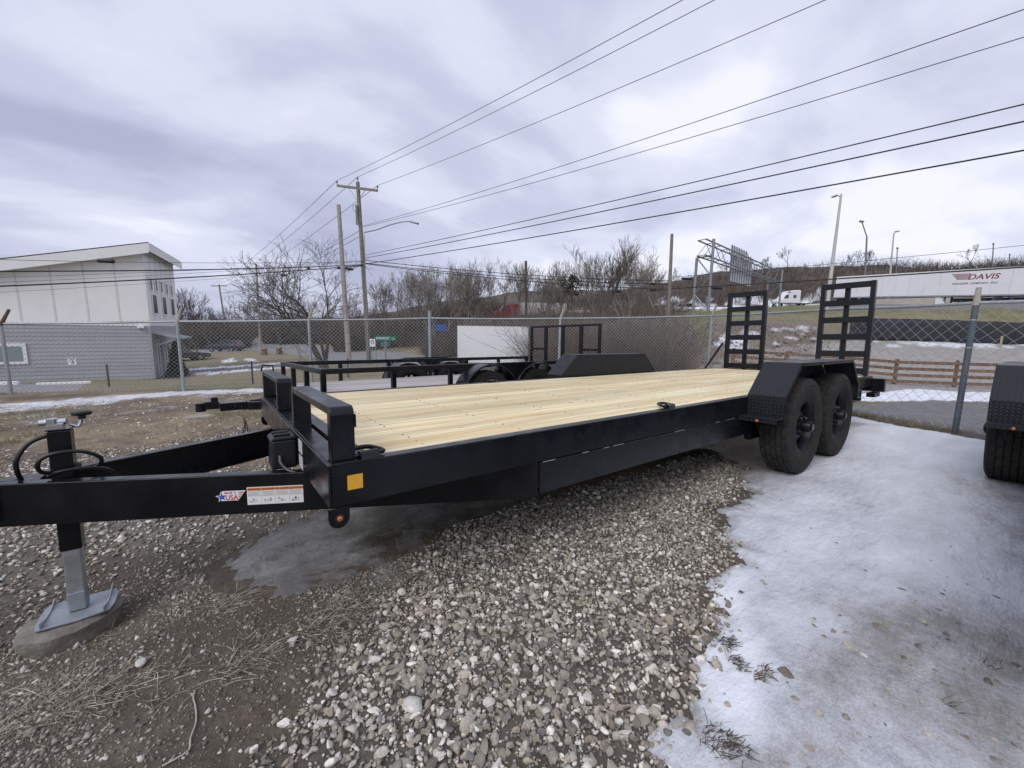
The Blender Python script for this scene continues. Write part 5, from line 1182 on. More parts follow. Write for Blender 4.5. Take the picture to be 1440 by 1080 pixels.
    for s in (0,1):
        yo=lambda y: y if s==0 else W-y
        MB().box(3.2,4.9,yo(.01) if s==0 else yo(.06),yo(.06) if s==0 else yo(.01),.30,.362).build('spring_hanger',blackdull,root,bevel=.004)
        MB().tube(spline([(3.22,yo(.035),.34),(x1,yo(.035),.37),(3.98,yo(.035),.34)],5),.02,8).tube(spline([(4.12,yo(.035),.34),(x2,yo(.035),.37),(4.88,yo(.035),.34)],5),.02,8).build('leaf_spring',blackdull,root)
        pf=[(3.085,.535),(3.085,.690),(3.355,.938),(4.745,.938),(5.015,.690),(5.015,.535)]
        fd=bpy.data.objects.new('fender',None); COL.objects.link(fd); fd.parent=root; fd.empty_display_size=.05
        # skin with thickness
        th=.004; mb=MB(); inner=[(3.085+th,.535),(3.085+th,.690-th*.4),(3.355+th*.4,.938-th),(4.745-th*.4,.938-th),(5.015-th,.690-th*.4),(5.015-th,.535)]
        y0,y1=-.262,-.001
        ya,yb=(y0,y1) if s==0 else (W-y1,W-y0)
        mb.prism(pf+inner[::-1],lambda p,q,t:(p,t,q),ya,yb)
        o=mb.build('skin',diamond,fd,bevel=.0015); add_uv(o)
        # outer turned lip
        lo=[(3.10,.535),(3.10,.686),(3.362,.925),(4.738,.925),(5.0,.686),(5.0,.535)]
        l2=[(3.118,.535),(3.118,.680),(3.370,.910),(4.730,.910),(4.982,.680),(4.982,.535)]
        yl=(y0-.001,y0+.003) if s==0 else (W-y0-.003,W-y0+.001)
        MB().prism([(a+(-.014 if a<4 else .014) if q<.69 else a+(-.008 if a<4 else .008),q+(.012 if q>.9 else .003)) for a,q in lo]+l2[::-1],lambda p,q,t:(p,t,q),*yl).build('lip',black,fd)
        # inner guard panel above deck
        yi=(-.0012,.0016) if s==0 else (W-.0016,W+.0012)
        o=MB().prism([(3.09,.669),(3.09,.689),(3.357,.936),(4.743,.936),(5.01,.689),(5.01,.669)],lambda p,q,t:(p,t,q),yi[0]+(.003 if s==0 else -.003),yi[1]+(.003 if s==0 else -.003)).build('inner_panel',diamond,fd,bevel=.001); add_uv(o)
        # step in front (and behind) with lamp
        for xa,xb,xl in ((2.945,3.083,2.945),(5.017,5.15,5.15)):
            st=MB().box(xa,xb,ya,yb,.531,.536)
            st.box(xl-.002,xl+.002,ya,yb,.500,.5308)
            o=st.build('step',diamond,fd,bevel=.001); add_uv(o)
        yc=(ya+yb)/2
        MB().lathe([(.010,0),(.010,-.006),(.005,-.009),(.001,-.0095)],(2.9425,yc-.0,.512),'x',14).build('step_lamp',amber,fd,smooth=True)
        MB().prism([(3.0,.499),(3.08,.499),(3.08,.40)],lambda p,q,t:(p,t,q),yc+.03,yc+.036).build('step_gusset',black,fd)
    # --- ramps
    for (ya,yb) in ((.065,.665),(W-.715,W-.115)):
        rp=bpy.data.objects.new('ramp',None); COL.objects.link(rp); rp.parent=root; rp.location=(LN+.035,ya,.64); rp.rotation_euler=(0,R(.8),0); rp.empty_display_size=.05
        wd=yb-ya; hh=1.315
        for yy in (0,wd):
            MB().box(-.045,.035,yy-.004 if yy==0 else yy-.05,yy+.05 if yy==0 else yy+.004,0,hh).build('stile',black,rp,bevel=.004)
        MB().box(.036,.085,wd*.47,wd*.47+.06,0,hh-.01).build('middle_stile',black,rp,bevel=.004)
        for k_ in range(6):
            z=hh-.045-k_*.238
            MB().box(-.040,-.034,.051,wd-.051,z-.042,z+.042).box(-.0338,.03,.051,wd-.051,z+.035,z+.042).build('rung',black,rp,bevel=.002)
        MB().cyl((.0,-.03,.01),(.0,wd+.03,.01),.016,10).build('hinge_pin',black,rp)
    MB().bar((LN-.04,W-.09,1.10),(LN-.45,W-.02,.675),.025,.025).build('ramp_brace',black,root)
    MB().box(LN+.02,LN+.06,.02,.062,1.08,1.11).build('ramp_latch',galvd,root)
    if extras:
        # decals on the near tongue beam
        ex=dv*-1; ey=Vector((0,0,1)); nz=Vector((ex.y,-ex.x,0)); 
        if nz.y>0: nz=-nz
        def decal_M(tt,z,off): 
            o=Vector((.9125,.006,0))+dv*tt+nz*off; o.z=z
            return Matrix((( ex.x,0,nz.x,o.x),(ex.y,0,nz.y,o.y),(0,1,0,z),(0,0,0,1)))
        # beam parameter of photo columns
        t_of=lambda X: (.9125-X)/.8834
        tl,tr_=t_of(-.2005),t_of(-.0045); wl=tl-tr_
        M0=decal_M(tl,.385,.0008); hh=.0765
        lb=bpy.data.objects.new('warning_label',None); COL.objects.link(lb); lb.parent=root; lb.matrix_local=M0; lb.empty_display_size=.02
        MB().box(0,wl,0,hh,-.0005,.0004).build('label_sheet',white_p,lb)
        cw=wl/4
        for i in range(4):
            MB().box(i*cw+.002,(i+1)*cw-.0015,hh-.016,hh-.003,.0004,.0009).build('label_heading',orange_p,lb)
            text_mesh('heading_text','\u25b2WARNING',.0095,ink,lb,Matrix.Translation((i*cw+.004,hh-.0128,.0010)),.0002,True)
            mb=MB()
            for k_ in range(6):
                z=hh-.0215-k_*.0036; mb.box(i*cw+.004,(i+1)*cw-.004-random.random()*.014*(k_%3==2),z,z+.0014,.0004,.0007)
            mb.build('label_print',inkl,lb)
            mb=MB()
            for k_ in range(3):
                x=i*cw+.010+k_*.011; mb.box(x,x+.007,.012+.004*((i+k_)%3),.017+.005*((k_*2+i)%3),.0004,.0007)
                mb.box(x-.002,x+.010,.009+.002*k_,.0105+.002*k_,.0004,.00065)
            mb.build('label_pictogram',ink if i==3 else inkl,lb)
            if i: MB().box(i*cw-.0005,i*cw+.0005,.003,hh-.003,.0004,.0006).build('label_rule',inkl,lb)
        MB().box(.003,wl-.003,.0375,.0385,.0004,.0006).build('label_rule',inkl,lb)
        # MADE IN USA
        tl2,tr2=t_of(-.305),t_of(-.2065); w2=tl2-tr2; M1=decal_M(tl2,.4045,.0008)
        ds=bpy.data.objects.new('flag_decal',None); COL.objects.link(ds); ds.parent=root; ds.matrix_local=M1; ds.empty_display_size=.02
        sx=w2/.11; fn=lambda p,q,t:(p*sx,q,t)
        def star(cx,cy,r,rot=.1): return [(cx+(r if i%2==0 else r*.42)*math.cos(math.pi/2+rot+i*math.pi/5),cy+(r if i%2==0 else r*.42)*math.sin(math.pi/2+rot+i*math.pi/5)) for i in range(10)]
        MB().prism(star(.020,.020,.0235),fn,-.0004,.0003).build('star_border',white_p,ds)
        MB().prism([(.018,.003),(.082,.003),(.112,.045),(.022,.045)],fn,-.0005,.0002).build('decal_field',white_p,ds)
        MB().prism(star(.021,.020,.018),fn,.0003,.0008).build('star',blue_p,ds)
        text_mesh('decal_text','USA',.031,red_p,ds,Matrix.Translation((.0335*sx,.006,.0006)),.0002,True,sx*.86)
        text_mesh('decal_text','MADE',.0125,red_p,ds,Matrix.Translation((.031*sx,.0325,.0006)),.0002,True,sx*.9)
        text_mesh('decal_text','IN\nTHE',.0055,blue_p,ds,Matrix.Translation((.0665*sx,.0385,.0006)),.0001,True,sx)
        for k_ in range(4):
            z=.0395-k_*.0098; xr=.106-k_*.0072
            MB().prism([(.0845-k_*.0005,z-.0045),(xr-.0035,z-.0045),(xr,z),(.0845-k_*.0005,z)],fn,.0003,.0007).build('flag_stripe',red_p,ds)
    return root
trailer=make_trailer('black flatbed equipment trailer with new pine deck, jack on a concrete chunk')
neighbour=copy_tree(trailer)
neighbour['label']='second black flatbed trailer standing with its tandem wheels on the ice'
neighbour.location=(1.2,-3.53,.0); neighbour.location.z=-.0141*1.2+.0303*3.53-.005
# concrete chunk under the jack foot
cx,cy=-.80,1.015; 
bmq=bmesh.new(); bmesh.ops.create_cube(bmq,size=1); bmesh.ops.subdivide_edges(bmq,edges=bmq.edges,cuts=7,use_grid_fill=True)
zt_=lvert(98,860,cx,cy)-TP*cx-TR*cy-.0045; zb_=g1(cx,cy)-.03
for v in bmq.verts:
    c=v.co.copy(); ang=math.atan2(c.y,c.x); 
    n_=float(fbm(np.array([c.x*3+c.z*2]),np.array([c.y*3-c.z]),3,3)[0])-.5
    top=c.z>.49; sc_=(1.0 if top else 1.12+.12*c.z)
    x=c.x*.262*sc_*(1+.45*n_); y=c.y*.215*sc_*(1-.4*n_); 
    rr_q=math.hypot(c.x,c.y)/.5
    if rr_q>1: x*=1/rr_q**.75; y*=1/rr_q**.75
    z=zb_+(c.z+.5)*(zt_-zb_)
    if top: z-=abs(n_)*.008
    v.co=(x,y,z)
meq=bpy.data.meshes.new('concrete_chunk'); bmq.to_mesh(meq); bmq.free()
ck=link('concrete_chunk',meq,concrete,None,smooth=True); ck.location=(cx-.02,cy-.015,0); ck.rotation_euler=(0,0,R(28))
tag(ck,'rough grey concrete chunk under the trailer jack foot','concrete block')
# ------------------------------------------------------------------ utility trailer behind
def make_utility():
    W,LN=1.86,4.55; D=.50; RT_=.80+.0
    root=thing('utility_trailer','black railed utility trailer with grey plank deck and open rear gate','trailer')
    rd=.05
    for y in (0,W):
        MB().box(0,LN,y-.04,y+.04,D-.14,D-.02).build('frame_rail',black,root,bevel=.004)
        MB().box(-.025,LN,y-.03,y+.03,RT_-.055,RT_).build('top_rail',black,root,bevel=.004)
        for i in range(7):
            x=i*(LN-.03)/6
            MB().box(x-.025,x+.025,y-.025,y+.025,D-.02,RT_-.056).build('rail_post',black,root,bevel=.003)
    MB().box(-.026,.03,.032,W-.032,RT_-.055,RT_-.001).build('top_rail',black,root,bevel=.004)
    MB().box(-.03,.03,.042,W-.042,D-.14,D-.021).build('frame_rail',black,root,bevel=.004)
    for yy in (W*.36,W*.7): MB().box(-.02,.03,yy-.025,yy+.025,D-.02,RT_-.056).build('rail_post',black,root,bevel=.003)
    n=13; wd=(W-.09)/n
    for i in range(n):
        MB().box(.035,LN-.02,.045+i*wd+.002,.045+(i+1)*wd-.002,D-.035,D+random.uniform(-.002,.002)).build('plank',greywood,root,bevel=.003)
    # gate
    gt=bpy.data.objects.new('gate',None); COL.objects.link(gt); gt.parent=root; gt.location=(LN+.06,.06,D-.05); gt.empty_display_size=.05
    gw=W-.12; gh=.97
    for y in (0,gw): MB().box(-.02,.02,y-.025,y+.025,0,gh).build('gate_stile',black,gt,bevel=.003)
    for z in (gh-.02,.02): MB().box(-.019,.019,.026,gw-.026,z-.02,z+.02).build('gate_rail',black,gt,bevel=.003)
    for q in (.24,.5,.76): MB().box(-.02,.02,gw*q-.035,gw*q+.035,.041,gh-.041).build('gate_upright',black,gt,bevel=.003)
    for a,b in ((.0,.24),(.76,1)): MB().box(-.018,.018,gw*a+.036,gw*b-.036,gh*.52-.02,gh*.52+.02).build('gate_rail',black,gt,bevel=.003)
    MB().box(-.006,.0,.03,gw-.03,.02,.03).build('gate_rail',black,gt)
    # tongue
    for s in (-1,1):
        MB().bar((.5,W/2+s*.62,D-.13),(-.55,W/2+s*.05,D-.13),.05,.09).build('tongue_beam',black,root,bevel=.004)
    MB().box(-.80,-.52,W/2-.05,W/2+.05,D-.17,D-.085).build('coupler_channel',black,root,bevel=.006)
    MB().box(-.93,-.805,W/2-.045,W/2+.045,D-.14,D-.06).cyl((-.96,W/2,D-.16),(-.96,W/2,D-.07),.045,16).box(-.87,-.81,W/2-.015,W/2+.015,D-.06,D-.02).build('coupler',black,root,smooth=True,bevel=.004)
    MB().box(-.36,-.26,W/2-.30,W/2-.298,D-.165,D-.10).build('name_plate',white_p,root)
    for s in (-1,1):
        mb=MB()
        for k_ in range(13):
            z=D-.16-k_*.028 if k_>4 else D-.13-k_*.006; x=-.70+.03*k_ if k_<5 else -.58+.012*(k_-5)*s*.6
            Mx=Matrix.Translation((x,W/2+s*.07,z))@Matrix.Rotation(R(90)*(k_%2),4,'Z')@Matrix.Rotation(R(90),4,'X')
            pts=[Mx@Vector((.011*math.cos(a)*(1),.021*math.sin(a),0)) for a in [2*math.pi*i/10 for i in range(11)]]
            mb.tube(pts,.0042,5,False)
        mb.build('safety_chain',blackdull,root,smooth=True)['kind']='stuff'
    # jack
    MB().cyl((-.28,W/2,.12),(-.28,W/2,D+.22),.026,14).build('jack_tube',black,root,smooth=True)
    MB().tube([(-.28,W/2,D+.225),(-.28,W/2,D+.30),(-.38,W/2,D+.31),(-.40,W/2,D+.24)],.010,8).build('jack_crank',black,root)
    MB().box(-.36,-.20,W/2-.08,W/2+.08,.0,.012).cyl((-.28,W/2,.0125),(-.28,W/2,.14),.022,12).build('jack_foot',galvd,root)
    # fender double hump, near and far
    x1,x2=1.95,2.78; r=.445; zc=.36
    for s in (0,1):
        ya,yb=(-.29,-.045) if s==0 else (W+.045,W+.29)
        pts=[]
        for a in range(180,24,-8): pts.append((x1+r*math.cos(R(a)),zc+r*.98*math.sin(R(a))))
        for a in range(156,-1,-8): pts.append((x2+r*math.cos(R(a)),zc+r*.98*math.sin(R(a))))
        inn=[(p*1.0+(x1-p if False else 0),q-.012) for p,q in pts]
        prof=pts+inn[::-1]
        def slab(f0,f1,mb):
            for i in range(len(pts)-1):
                (a,b),(c,d)=pts[i],pts[i+1]
                mb.add([(a,f0,b),(c,f0,d),(c,f1,d),(a,f1,b),(a,f0,b-.004),(c,f0,d-.004),(c,f1,d-.004),(a,f1,b-.004)],[(0,1,2,3),(7,6,5,4),(0,4,5,1),(3,2,6,7)])
            return mb
        fd=bpy.data.objects.new('fender',None); COL.objects.link(fd); fd.parent=root; fd.empty_display_size=.05
        slab(ya,yb,MB()).build('skin',black,fd,smooth=True)
        # flat top web joining humps + rolled lip
        yy=ya if s==0 else yb
        MB().tube([(p,yy,q-.004) for p,q in pts],.013,8).build('lip',black,fd,smooth=True)
        top=[(x1-.28,zc+r*.98+.012),(x2+.28,zc+r*.98+.012)]
        MB().prism([(x1-.06,zc+r*.97),(x1-.05,zc+r*.98+.014),(x2+.05,zc+r*.98+.014),(x2+.06,zc+r*.97)]+[(x2+r*math.cos(R(a)),zc+r*.97*math.sin(R(a))) for a in range(94,157,8)]+[(x1+r*math.cos(R(a)),zc+r*.97*math.sin(R(a))) for a in range(24,87,8)],lambda p,q,t:(p,t,q),(ya+.012 if s==0 else yb-.014),(ya+.014 if s==0 else yb-.012)).build('web',black,fd)
        for x in (x1,x2):
            wl=bpy.data.objects.new('wheel',None); COL.objects.link(wl); wl.parent=root; wl.location=(x,(ya+yb)/2,zc); wl.scale=(.90,.80,.90); wl.empty_display_size=.03
            if s: wl.rotation_euler=(0,0,math.pi)
            link('tyre',TM,rubber,wl); link('rim',RIMME,hubm,wl)
    for x in (x1,x2): MB().cyl((x,-.06,zc),(x,W+.06,zc),.035,12).build('axle',blackdull,root)
    # document tube / marker on front-left post
    MB().box(-.032,-.027,.05,.15,D-.11,D-.05).build('marker_lamp',amber,root)
    return root
ut=make_utility(); UTX,UTY,UTA=.62,3.02,R(3.5)
ut.location=(UTX,UTY,-.0141*UTX-.0303*UTY); ut.rotation_euler=(-TR,TP,UTA)
# ================================================================== GRAVEL, STONES, GRASS
def ico(sub):
    b=bmesh.new(); bmesh.ops.create_icosphere(b,subdivisions=sub,radius=1); V=np.array([v.co[:] for v in b.verts]); Fq=np.array([[v.index for v in f.verts] for f in b.faces]); b.free(); return V,Fq
I1=ico(1); I2=ico(2)
I0=(np.array([[1,0,0],[-1,0,0],[0,1,0],[0,-1,0],[0,0,1],[0,0,-1]],float),np.array([[0,2,4],[2,1,4],[1,3,4],[3,0,4],[2,0,5],[1,2,5],[3,1,5],[0,3,5]]))
def shapes(I,n,seed):
    rg=np.random.default_rng(seed); o=[]
    for _ in range(n):
        V=I[0].copy()
        for _k in range(9):   # knock flats off
            d=rg.normal(size=3); d/=np.linalg.norm(d); c=rg.uniform(.42,.8); t=V@d; V-=np.outer(np.clip(t-c,0,None),d)
        V*=(1+rg.normal(0,.05,(len(V),1))); o.append(V)
    return o
def scatter_mesh(name,X,Y,S,I,seed,colr,mt,sink=.25,label=None,cat=None,zfn=g2z,extra_z=None):
    rg=np.random.default_rng(seed); SH=shapes(I,24,seed); n=len(X); nv=len(I[0])
    Z=zfn(X,Y); q=rg.normal(size=(n,4)); q/=np.linalg.norm(q,axis=1)[:,None]; w_,x_,y_,z_=q.T
    M=np.stack([1-2*(y_*y_+z_*z_),2*(x_*y_-z_*w_),2*(x_*z_+y_*w_),2*(x_*y_+z_*w_),1-2*(x_*x_+z_*z_),2*(y_*z_-x_*w_),2*(x_*z_-y_*w_),2*(y_*z_+x_*w_),1-2*(x_*x_+y_*y_)],1).reshape(n,3,3)
    asp=np.stack([rg.uniform(.8,1.35,n),rg.uniform(.7,1.05,n),rg.uniform(.55,.9,n)],1)
    k=rg.integers(0,24,n); V=np.array(SH)[k]*asp[:,None,:]*S[:,None,None]
    V=np.einsum('nij,nvj->nvi',M,V); V[:,:,2]*=.8
    V[:,:,0]+=X[:,None]; V[:,:,1]+=Y[:,None]; V[:,:,2]+=(Z+S*(.5-sink)+(extra_z if extra_z is not None else 0))[:,None]
    Fq=(I[1][None]+(np.arange(n)*nv)[:,None,None]).reshape(-1,3); c=np.repeat(colr,nv,0)
    o=npmesh(name,V.reshape(-1,3),Fq,mt,c,nv>20)
    if nv>20: o.data.set_sharp_from_angle(angle=R(33))
    tag(o,label,cat,kind='stuff'); return o
stone_m=mat('gravel_stone',(.2,.2,.2),.88,noise=[(28,.22),(120,.22)],bump=[(70,.45,.006),(260,.3,.002)],vcol=True,spec=.3)
def stone_cols(n,rg,white=.22,gain=1.0):
    base=np.array([[.28,.26,.225],[.34,.315,.27],[.225,.205,.178],[.39,.365,.32],[.185,.177,.165],[.30,.265,.215]]); c=base[rg.integers(0,6,n)]*rg.uniform(.72,1.25,(n,1))
    wsel=rg.random(n)<white; c[wsel]=np.array([.64,.62,.575])*rg.uniform(.72,1.12,(wsel.sum(),1)); return c*gain*np.array([1.025,1.0,.96])
def in_region(n,bbox,fn,seed):
    rg=np.random.default_rng(seed); X=rg.uniform(bbox[0],bbox[1],n); Y=rg.uniform(bbox[2],bbox[3],n); k=fn(X,Y,rg); return X[k],Y[k]
def wobf(X,Y): return (fbm(X*6,Y*6,4,2)-.5)*.22+(fbm(X*1.3,Y*1.3,5,1)-.5)*.3
def fG1(X,Y,rg):
    d=sdist(X,Y,G1)+wobf(X,Y)*.6; ice=sdist(X,Y,ICE2); vis=pxof(np.stack([X,Y,lot_z(X,Y)],1)); ok=(vis[2]>.2)&(vis[0]>-60)&(vis[0]<1500)&(vis[1]<1180)
    patch=.92+.08*sstep(.35,.55,fbm(X*3,Y*3,3,91))
    return ok&(rg.random(len(X))<sstep(-.10,.12,d)*patch)&(ice<.03)
rg5=np.random.default_rng(5)
bb=(-.9,3.6,-1.35,1.7)
X,Y=in_region(90000,bb,fG1,501); r=np.hypot(X-CAM[0],Y-CAM[1])
S=np.random.default_rng(1).lognormal(math.log(.0088),.38,len(X)).clip(.0046,.026)
nearsel=(r<1.7)&(S>.0105)
def emit(X,Y,S,I,seed,white,gain,sink,label): return scatter_mesh('gravel',X,Y,S,I,seed,stone_cols(len(X),np.random.default_rng(seed),white,gain),stone_m,sink,label,'gravel')
emit(X[nearsel],Y[nearsel],S[nearsel],I2,11,.22,1.08,.14,'coarse tan and white gravel stones in the middle of the lot')
emit(X[~nearsel],Y[~nearsel],S[~nearsel],I1,12,.22,1.05,.12,'gravel stones running back under the flatbed trailer')
X,Y=in_region(34000,bb,fG1,502); S=np.random.default_rng(2).lognormal(math.log(.0068),.3,len(X)).clip(.004,.012); emit(X,Y,S,I0,13,.15,.85,.25,'fine pebbles filling between the coarse gravel')
def fout(X,Y,rg):
    vis=pxof(np.stack([X,Y,lot_z(X,Y)],1)); ok=~((vis[2]>.2)&(vis[0]>-60)&(vis[0]<1500)&(vis[1]<1180))
    return ok&(rg.random(len(X))<sstep(-.20,.12,sdist(X,Y,G1)+wobf(X,Y)*.6))
X,Y=in_region(26000,(-1.9,.7,-3.0,-.4),fout,511); S=np.random.default_rng(21).lognormal(math.log(.0095),.36,len(X)).clip(.005,.025); emit(X,Y,S,I0,22,.22,1.05,.14,'gravel stones continuing across the lot beside the ice')
def fG2(X,Y,rg):
    d=sdist(X,Y,G2)+wobf(X,Y)*1.4; ice=sdist(X,Y,ICE2); return (rg.random(len(X))<sstep(-.25,.2,d)*(.35+.65*sstep(.36,.52,fbm(X*2.2,Y*2.2,3,92))))&(ice<.0)
X,Y=in_region(38000,(-2.6,1.6,.3,4.2),fG2,503); S=np.random.default_rng(3).lognormal(math.log(.0100),.38,len(X)).clip(.005,.027); emit(X,Y,S,I1,14,.30,1.05,.2,'pale gravel stones around and behind the trailer tongue')
def fmud(X,Y,rg):
    d=np.maximum(sdist(X,Y,G1),sdist(X,Y,G2)); vis=pxof(np.stack([X,Y,lot_z(X,Y)],1)); ok=(vis[2]>.2)&(vis[0]>-80)&(vis[0]<900)&(vis[1]<1150)
    return ok&(d<.05)&(sdist(X,Y,ICE2)<0)&(sdist(X,Y,ICE1)<0)&(rg.random(len(X))<.25+.75*sstep(.4,.6,fbm(X*2.5,Y*2.5,3,93)))
X,Y=in_region(130000,(-1.6,1.0,-.6,2.2),fmud,504); S=np.random.default_rng(4).lognormal(math.log(.0046),.52,len(X)).clip(.002,.021); emit(X,Y,S,I0,15,.12,.85,.35,'scattered small stones bedded in the mud by the jack')
# scattered pale stones over the trodden soil further back
def fback(X,Y,rg): return (rg.random(len(X))<.3+.5*(fbm(X*1.5,Y*1.5,3,94)>.5))
X,Y=in_region(2600,(-4.5,3.0,3.6,8.5),fback,505); S=np.random.default_rng(6).lognormal(math.log(.012),.4,len(X)).clip(.005,.03); emit(X,Y,S,I1,16,.45,1.2,.3,'pale stones strewn over the straw-covered soil')
# stones frozen into the ice
def fice(X,Y,rg):
    b=sdist(X,Y,BR); return (sdist(X,Y,ICE1)>.05)&(rg.random(len(X))<np.where(b>0,.75,np.where(b>-.5,.12,.01)))
X,Y=in_region(1300,(.5,3.2,-1.75,-.2),fice,506); S=np.random.default_rng(7).lognormal(math.log(.0115),.45,len(X)).clip(.004,.030)
scatter_mesh('gravel',X,Y,S,I2,17,stone_cols(len(X),np.random.default_rng(17),.02,1.0),stone_m,.72,'brown stones frozen flush into the ice','gravel',extra_z=.013)
# a few chosen larger loose stones
for i,(u,v,s,lb) in enumerate(((541,1058-0,.0,''),)): pass
big=[(412,902,.026,'single pale stone lying on the mud beside a straw tuft'),(199,934,.021,'single pale stone lying on bare mud below the concrete chunk'),(580,995,.034,'largest white gravel stone in the coarse gravel'),(1035,845,.0,'')]
SHB=shapes(I2,8,77)
for i,(u,v,s,lb) in enumerate(big):
    if not s: continue
    x,y=gnd(u,v); V=SHB[i]*np.array([1.15,.9,.6])*s
    o=npmesh('stone',V,I2[1],mat('pale_stone',(.58,.56,.52),.85,noise=[(30,.25),(120,.2)],bump=(80,.5,.006)),None,True); o.location=(x,y,float(g2z(np.array([x]),np.array([y]))[0])+s*.38); o.rotation_euler=(0,0,i*1.3); tag(o,lb,'stone')
# ------------------------------------------------------------------ dry grass
strawm=mat('dry_straw',(.3,.23,.14),.85,vcol=True)
def tufts(name,label,spots,seed,up=.16,wid=.0010,cols=None,mat_=0):
    """spots: (x,y,n blades, length, radius)"""
    rg=np.random.default_rng(seed); segs=[];cc=[]
    cols=cols if cols is not None else np.array([[.36,.31,.24],[.45,.40,.33],[.22,.18,.135],[.29,.25,.195]])
    for x,y,n,L_,rd in spots:
        a=rg.random(n)*6.283; rr=rd*np.sqrt(rg.random(n)); bx=x+rr*np.cos(a); by=y+rr*np.sin(a); bz=g2z(bx,by)
        D=np.stack([np.cos(a)*rg.uniform(.2,1,n)*(1-mat_)+rg.normal(0,.45+mat_*.3,n)+mat_*1.1,np.sin(a)*rg.uniform(.2,1,n)*(1-mat_)+rg.normal(0,.45,n)-mat_*.5,rg.uniform(.1,up*2,n)],1); D/=np.linalg.norm(D,axis=1)[:,None]
        cur=np.stack([bx,by,bz+.002],1); l=(L_*rg.uniform(.4,1.15,n)/3)[:,None]; t=cols[rg.integers(0,len(cols),n)]*rg.uniform(.7,1.25,(n,1))
        for k_ in range(3):
            nx=cur+D*l; gzv=g2z(nx[:,0],nx[:,1])+.004; nx[:,2]=np.maximum(nx[:,2],gzv); w0=np.full((n,1),wid*1.25*(1-.2*k_)); segs.append(np.concatenate([cur,nx,w0,w0*.75],1)); cc.append(t); cur=nx
            D=D+rg.normal(0,.16,(n,3)); D[:,2]-=.22; D/=np.linalg.norm(D,axis=1)[:,None]
    V,Fq=seg_mesh(np.concatenate(segs),1); o=npmesh(name,V,Fq,strawm,np.repeat(np.concatenate(cc),4,0)); tag(o,label,'grass',kind='stuff')
sp=[]
for (u,v,n,L_,rd) in ((335,935,150,.17,.05),(350,915,90,.14,.06),(310,855,110,.15,.05),(330,845,90,.12,.07),(455,880,160,.16,.08),(485,850,120,.14,.07),(520,830,70,.12,.07),(90,990,120,.18,.09),(60,1000,90,.16,.08),(150,970,80,.17,.09),(210,960,60,.16,.08),(30,960,50,.13,.08),(300,960,40,.12,.06),(130,905,50,.10,.06),(20,870,90,.13,.09),(0,845,70,.12,.08),(60,760,60,.1,.08),(160,700,50,.1,.1),(240,820,40,.09,.06),(370,790,40,.07,.05),(410,770,35,.07,.05),(560,800,50,.09,.06),(640,905,0,.05,.05)):
    if n: x,y=gnd(u,v); sp.append((x,y,int(n*.55),L_*.85,rd*1.15))
tufts('grass','dry brown grass tufts on the mud around the jack',sp,31,mat_=.4)
rg=np.random.default_rng(8); sp=[]
X,Y=in_region(900,(-5,3.5,2.6,8.6),lambda X,Y,r:(r.random(len(X))<.35+.65*(fbm(X*1.1,Y*1.1,3,95)>.48)),507)
tufts('grass','straw and dead grass covering the soil up to the fence',[(x,y,22,.11,.16) for x,y in zip(X,Y)],32,up=.25,wid=.0016)
X,Y=in_region(260,(-5,2.5,4.8,7.6),lambda X,Y,r:(fbm(X*.8+3,Y*.8,4,21)>.58),508)
tufts('grass','patchy green grass along the snow strip',[(x,y,26,.10,.12) for x,y in zip(X,Y)],33,up=.9,wid=.0016,cols=np.array([[.10,.14,.045],[.14,.17,.06],[.20,.18,.09]]))
sp=[]
for (u,v,n,L_,rd) in ((1018,910,45,.045,.03),(1030,935,30,.04,.02),(1008,1048,60,.035,.05),(1032,1058,50,.035,.045),(1065,960,25,.04,.02),(1075,950,18,.035,.02),(1040,945,22,.03,.02),(1285,915,5,.04,.01),(1325,905,4,.03,.012),(1335,1000,8,.04,.03),(1400,945,7,.05,.03),(1040,840,10,.02,.01),(1010,815,10,.02,.01)):
    x,y=gnd(u,v); sp.append((x,y,n,L_,rd))
g2z_=g2z
def g2z(x,y): return g2z_(x,y)+.014
tufts('grass','dark dead weeds poking through the ice',sp,34,up=.05,wid=.0013,mat_=.8,cols=np.array([[.085,.062,.042],[.13,.095,.06],[.05,.04,.03]]))
g2z=g2z_
# strip of dry grass at the right-hand fence foot
sp=[]
for i in range(150):
    s=random.random(); k_=random.choice((6,7)); a,b=Pm[k_],Pm[k_+1]; p=a.lerp(b,s); sp.append((p.x+random.uniform(-.12,.12),p.y+random.uniform(-.12,.12),16,.10,.08))
tufts('grass','dry grass line along the foot of the fence behind the wheels',sp,35,up=.6,wid=.0015,cols=np.array([[.20,.17,.085],[.15,.14,.06],[.25,.20,.12]]))
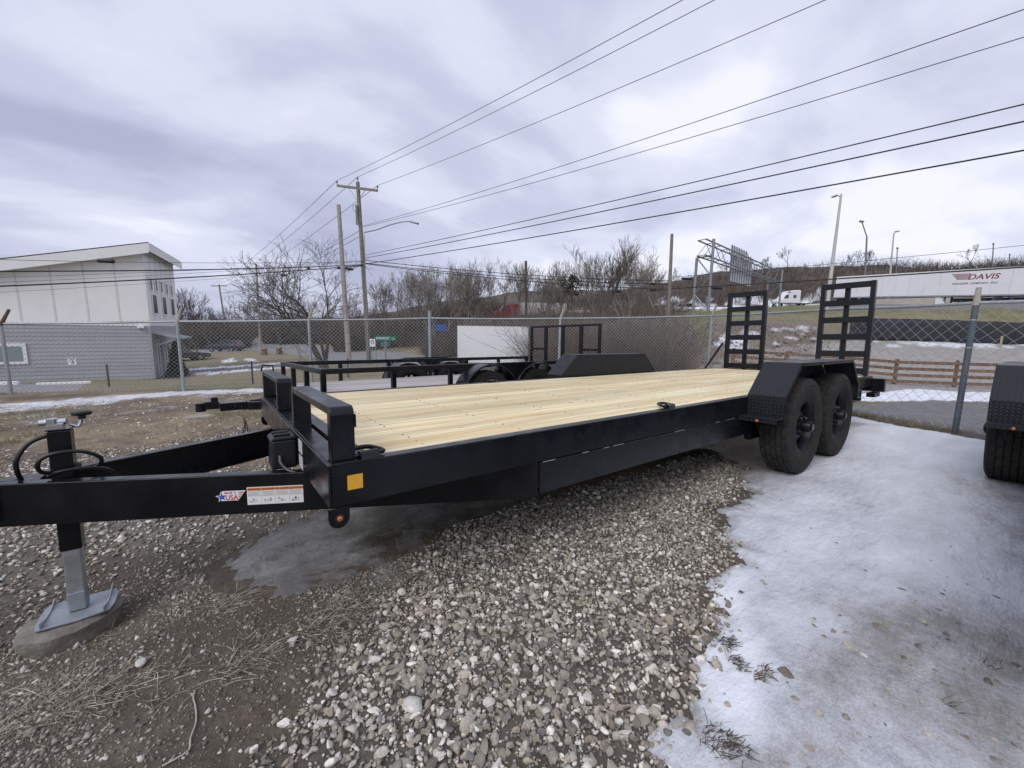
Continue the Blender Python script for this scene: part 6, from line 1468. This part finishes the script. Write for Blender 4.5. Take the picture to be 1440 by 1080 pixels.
# thin pale twig on the mud
tw=[gnd(*q) for q in ((274,972),(272,984),(275,996),(276,1018),(268,1040),(266,1056),(250,1068),(228,1080))]
o=MB().tube(spline([(x,y,float(g2z(np.array([x]),np.array([y]))[0])+.006) for x,y in tw],3),.0022,6).build('twig',mat('pale_twig',(.42,.38,.32),.8,noise=(40,.2)),smooth=True); tag(o,'thin pale crooked twig lying on the mud','twig')

# ------------------------------------------------------------------ rubble on the dirt bank, stumps on the lawn
def fbank(X,Y,rg):
    dx=X-CAM[0]; dy=Y-CAM[1]; d=dx*FH[0]+dy*FH[1]; u=720+F_PX*(dx*RH[0]+dy*RH[1])/d
    return (d>21.5)&(d<30)&(u>985)&(u<1165)&(rg.random(len(X))<.35+.65*(fbm(X*.6,Y*.6,3,97)>.5))
c_=at(1075,26); X,Y=in_region(2600,(c_.x-9,c_.x+9,c_.y-9,c_.y+9),fbank,509); S=np.random.default_rng(9).lognormal(math.log(.075),.5,len(X)).clip(.03,.26)
rgb_=np.random.default_rng(19); cc_=np.array([[.20,.165,.13],[.28,.25,.215],[.14,.11,.085],[.40,.385,.36]])[rgb_.integers(0,4,len(X))]*rgb_.uniform(.7,1.2,(len(X),1))
scatter_mesh('rubble',X,Y,S,I1,18,cc_,stone_m,.25,'broken rubble and soil clods on the dirt bank','rubble',zfn=gz)
for i,(u,d,lb) in enumerate(((371,47,'brown tree stump on the lawn edge beside the slim grey pole'),(392,47,'reddish tree stump nearest the wide bare tree'))):
    p=at(u,d); r_=thing('tree_stump',lb,'stump',p)
    V=[];n=14
    for k_,(z,rr) in enumerate(((-.1,.40),(.2,.33),(.55,.29),(.78,.31))):
        for j in range(n): a=2*math.pi*j/n; q=rr*(1+.18*math.sin(3*a+i)+.1*random.uniform(-1,1)); V.append((q*math.cos(a),q*math.sin(a),z+(.12*random.uniform(-1,1) if k_==3 else 0)))
    fs=[(k_*n+j,k_*n+(j+1)%n,(k_+1)*n+(j+1)%n,(k_+1)*n+j) for k_ in range(3) for j in range(n)]
    MB().add(V,fs).build('bark',mat('stump_bark',(.16,.105,.08),.95,noise=[(6,.35)]),r_,smooth=True); MB().add(V[3*n:],[tuple(range(n))]).build('cut_face',mat('stump_cut',(.26,.18,.13),.9,noise=(8,.3)),r_)
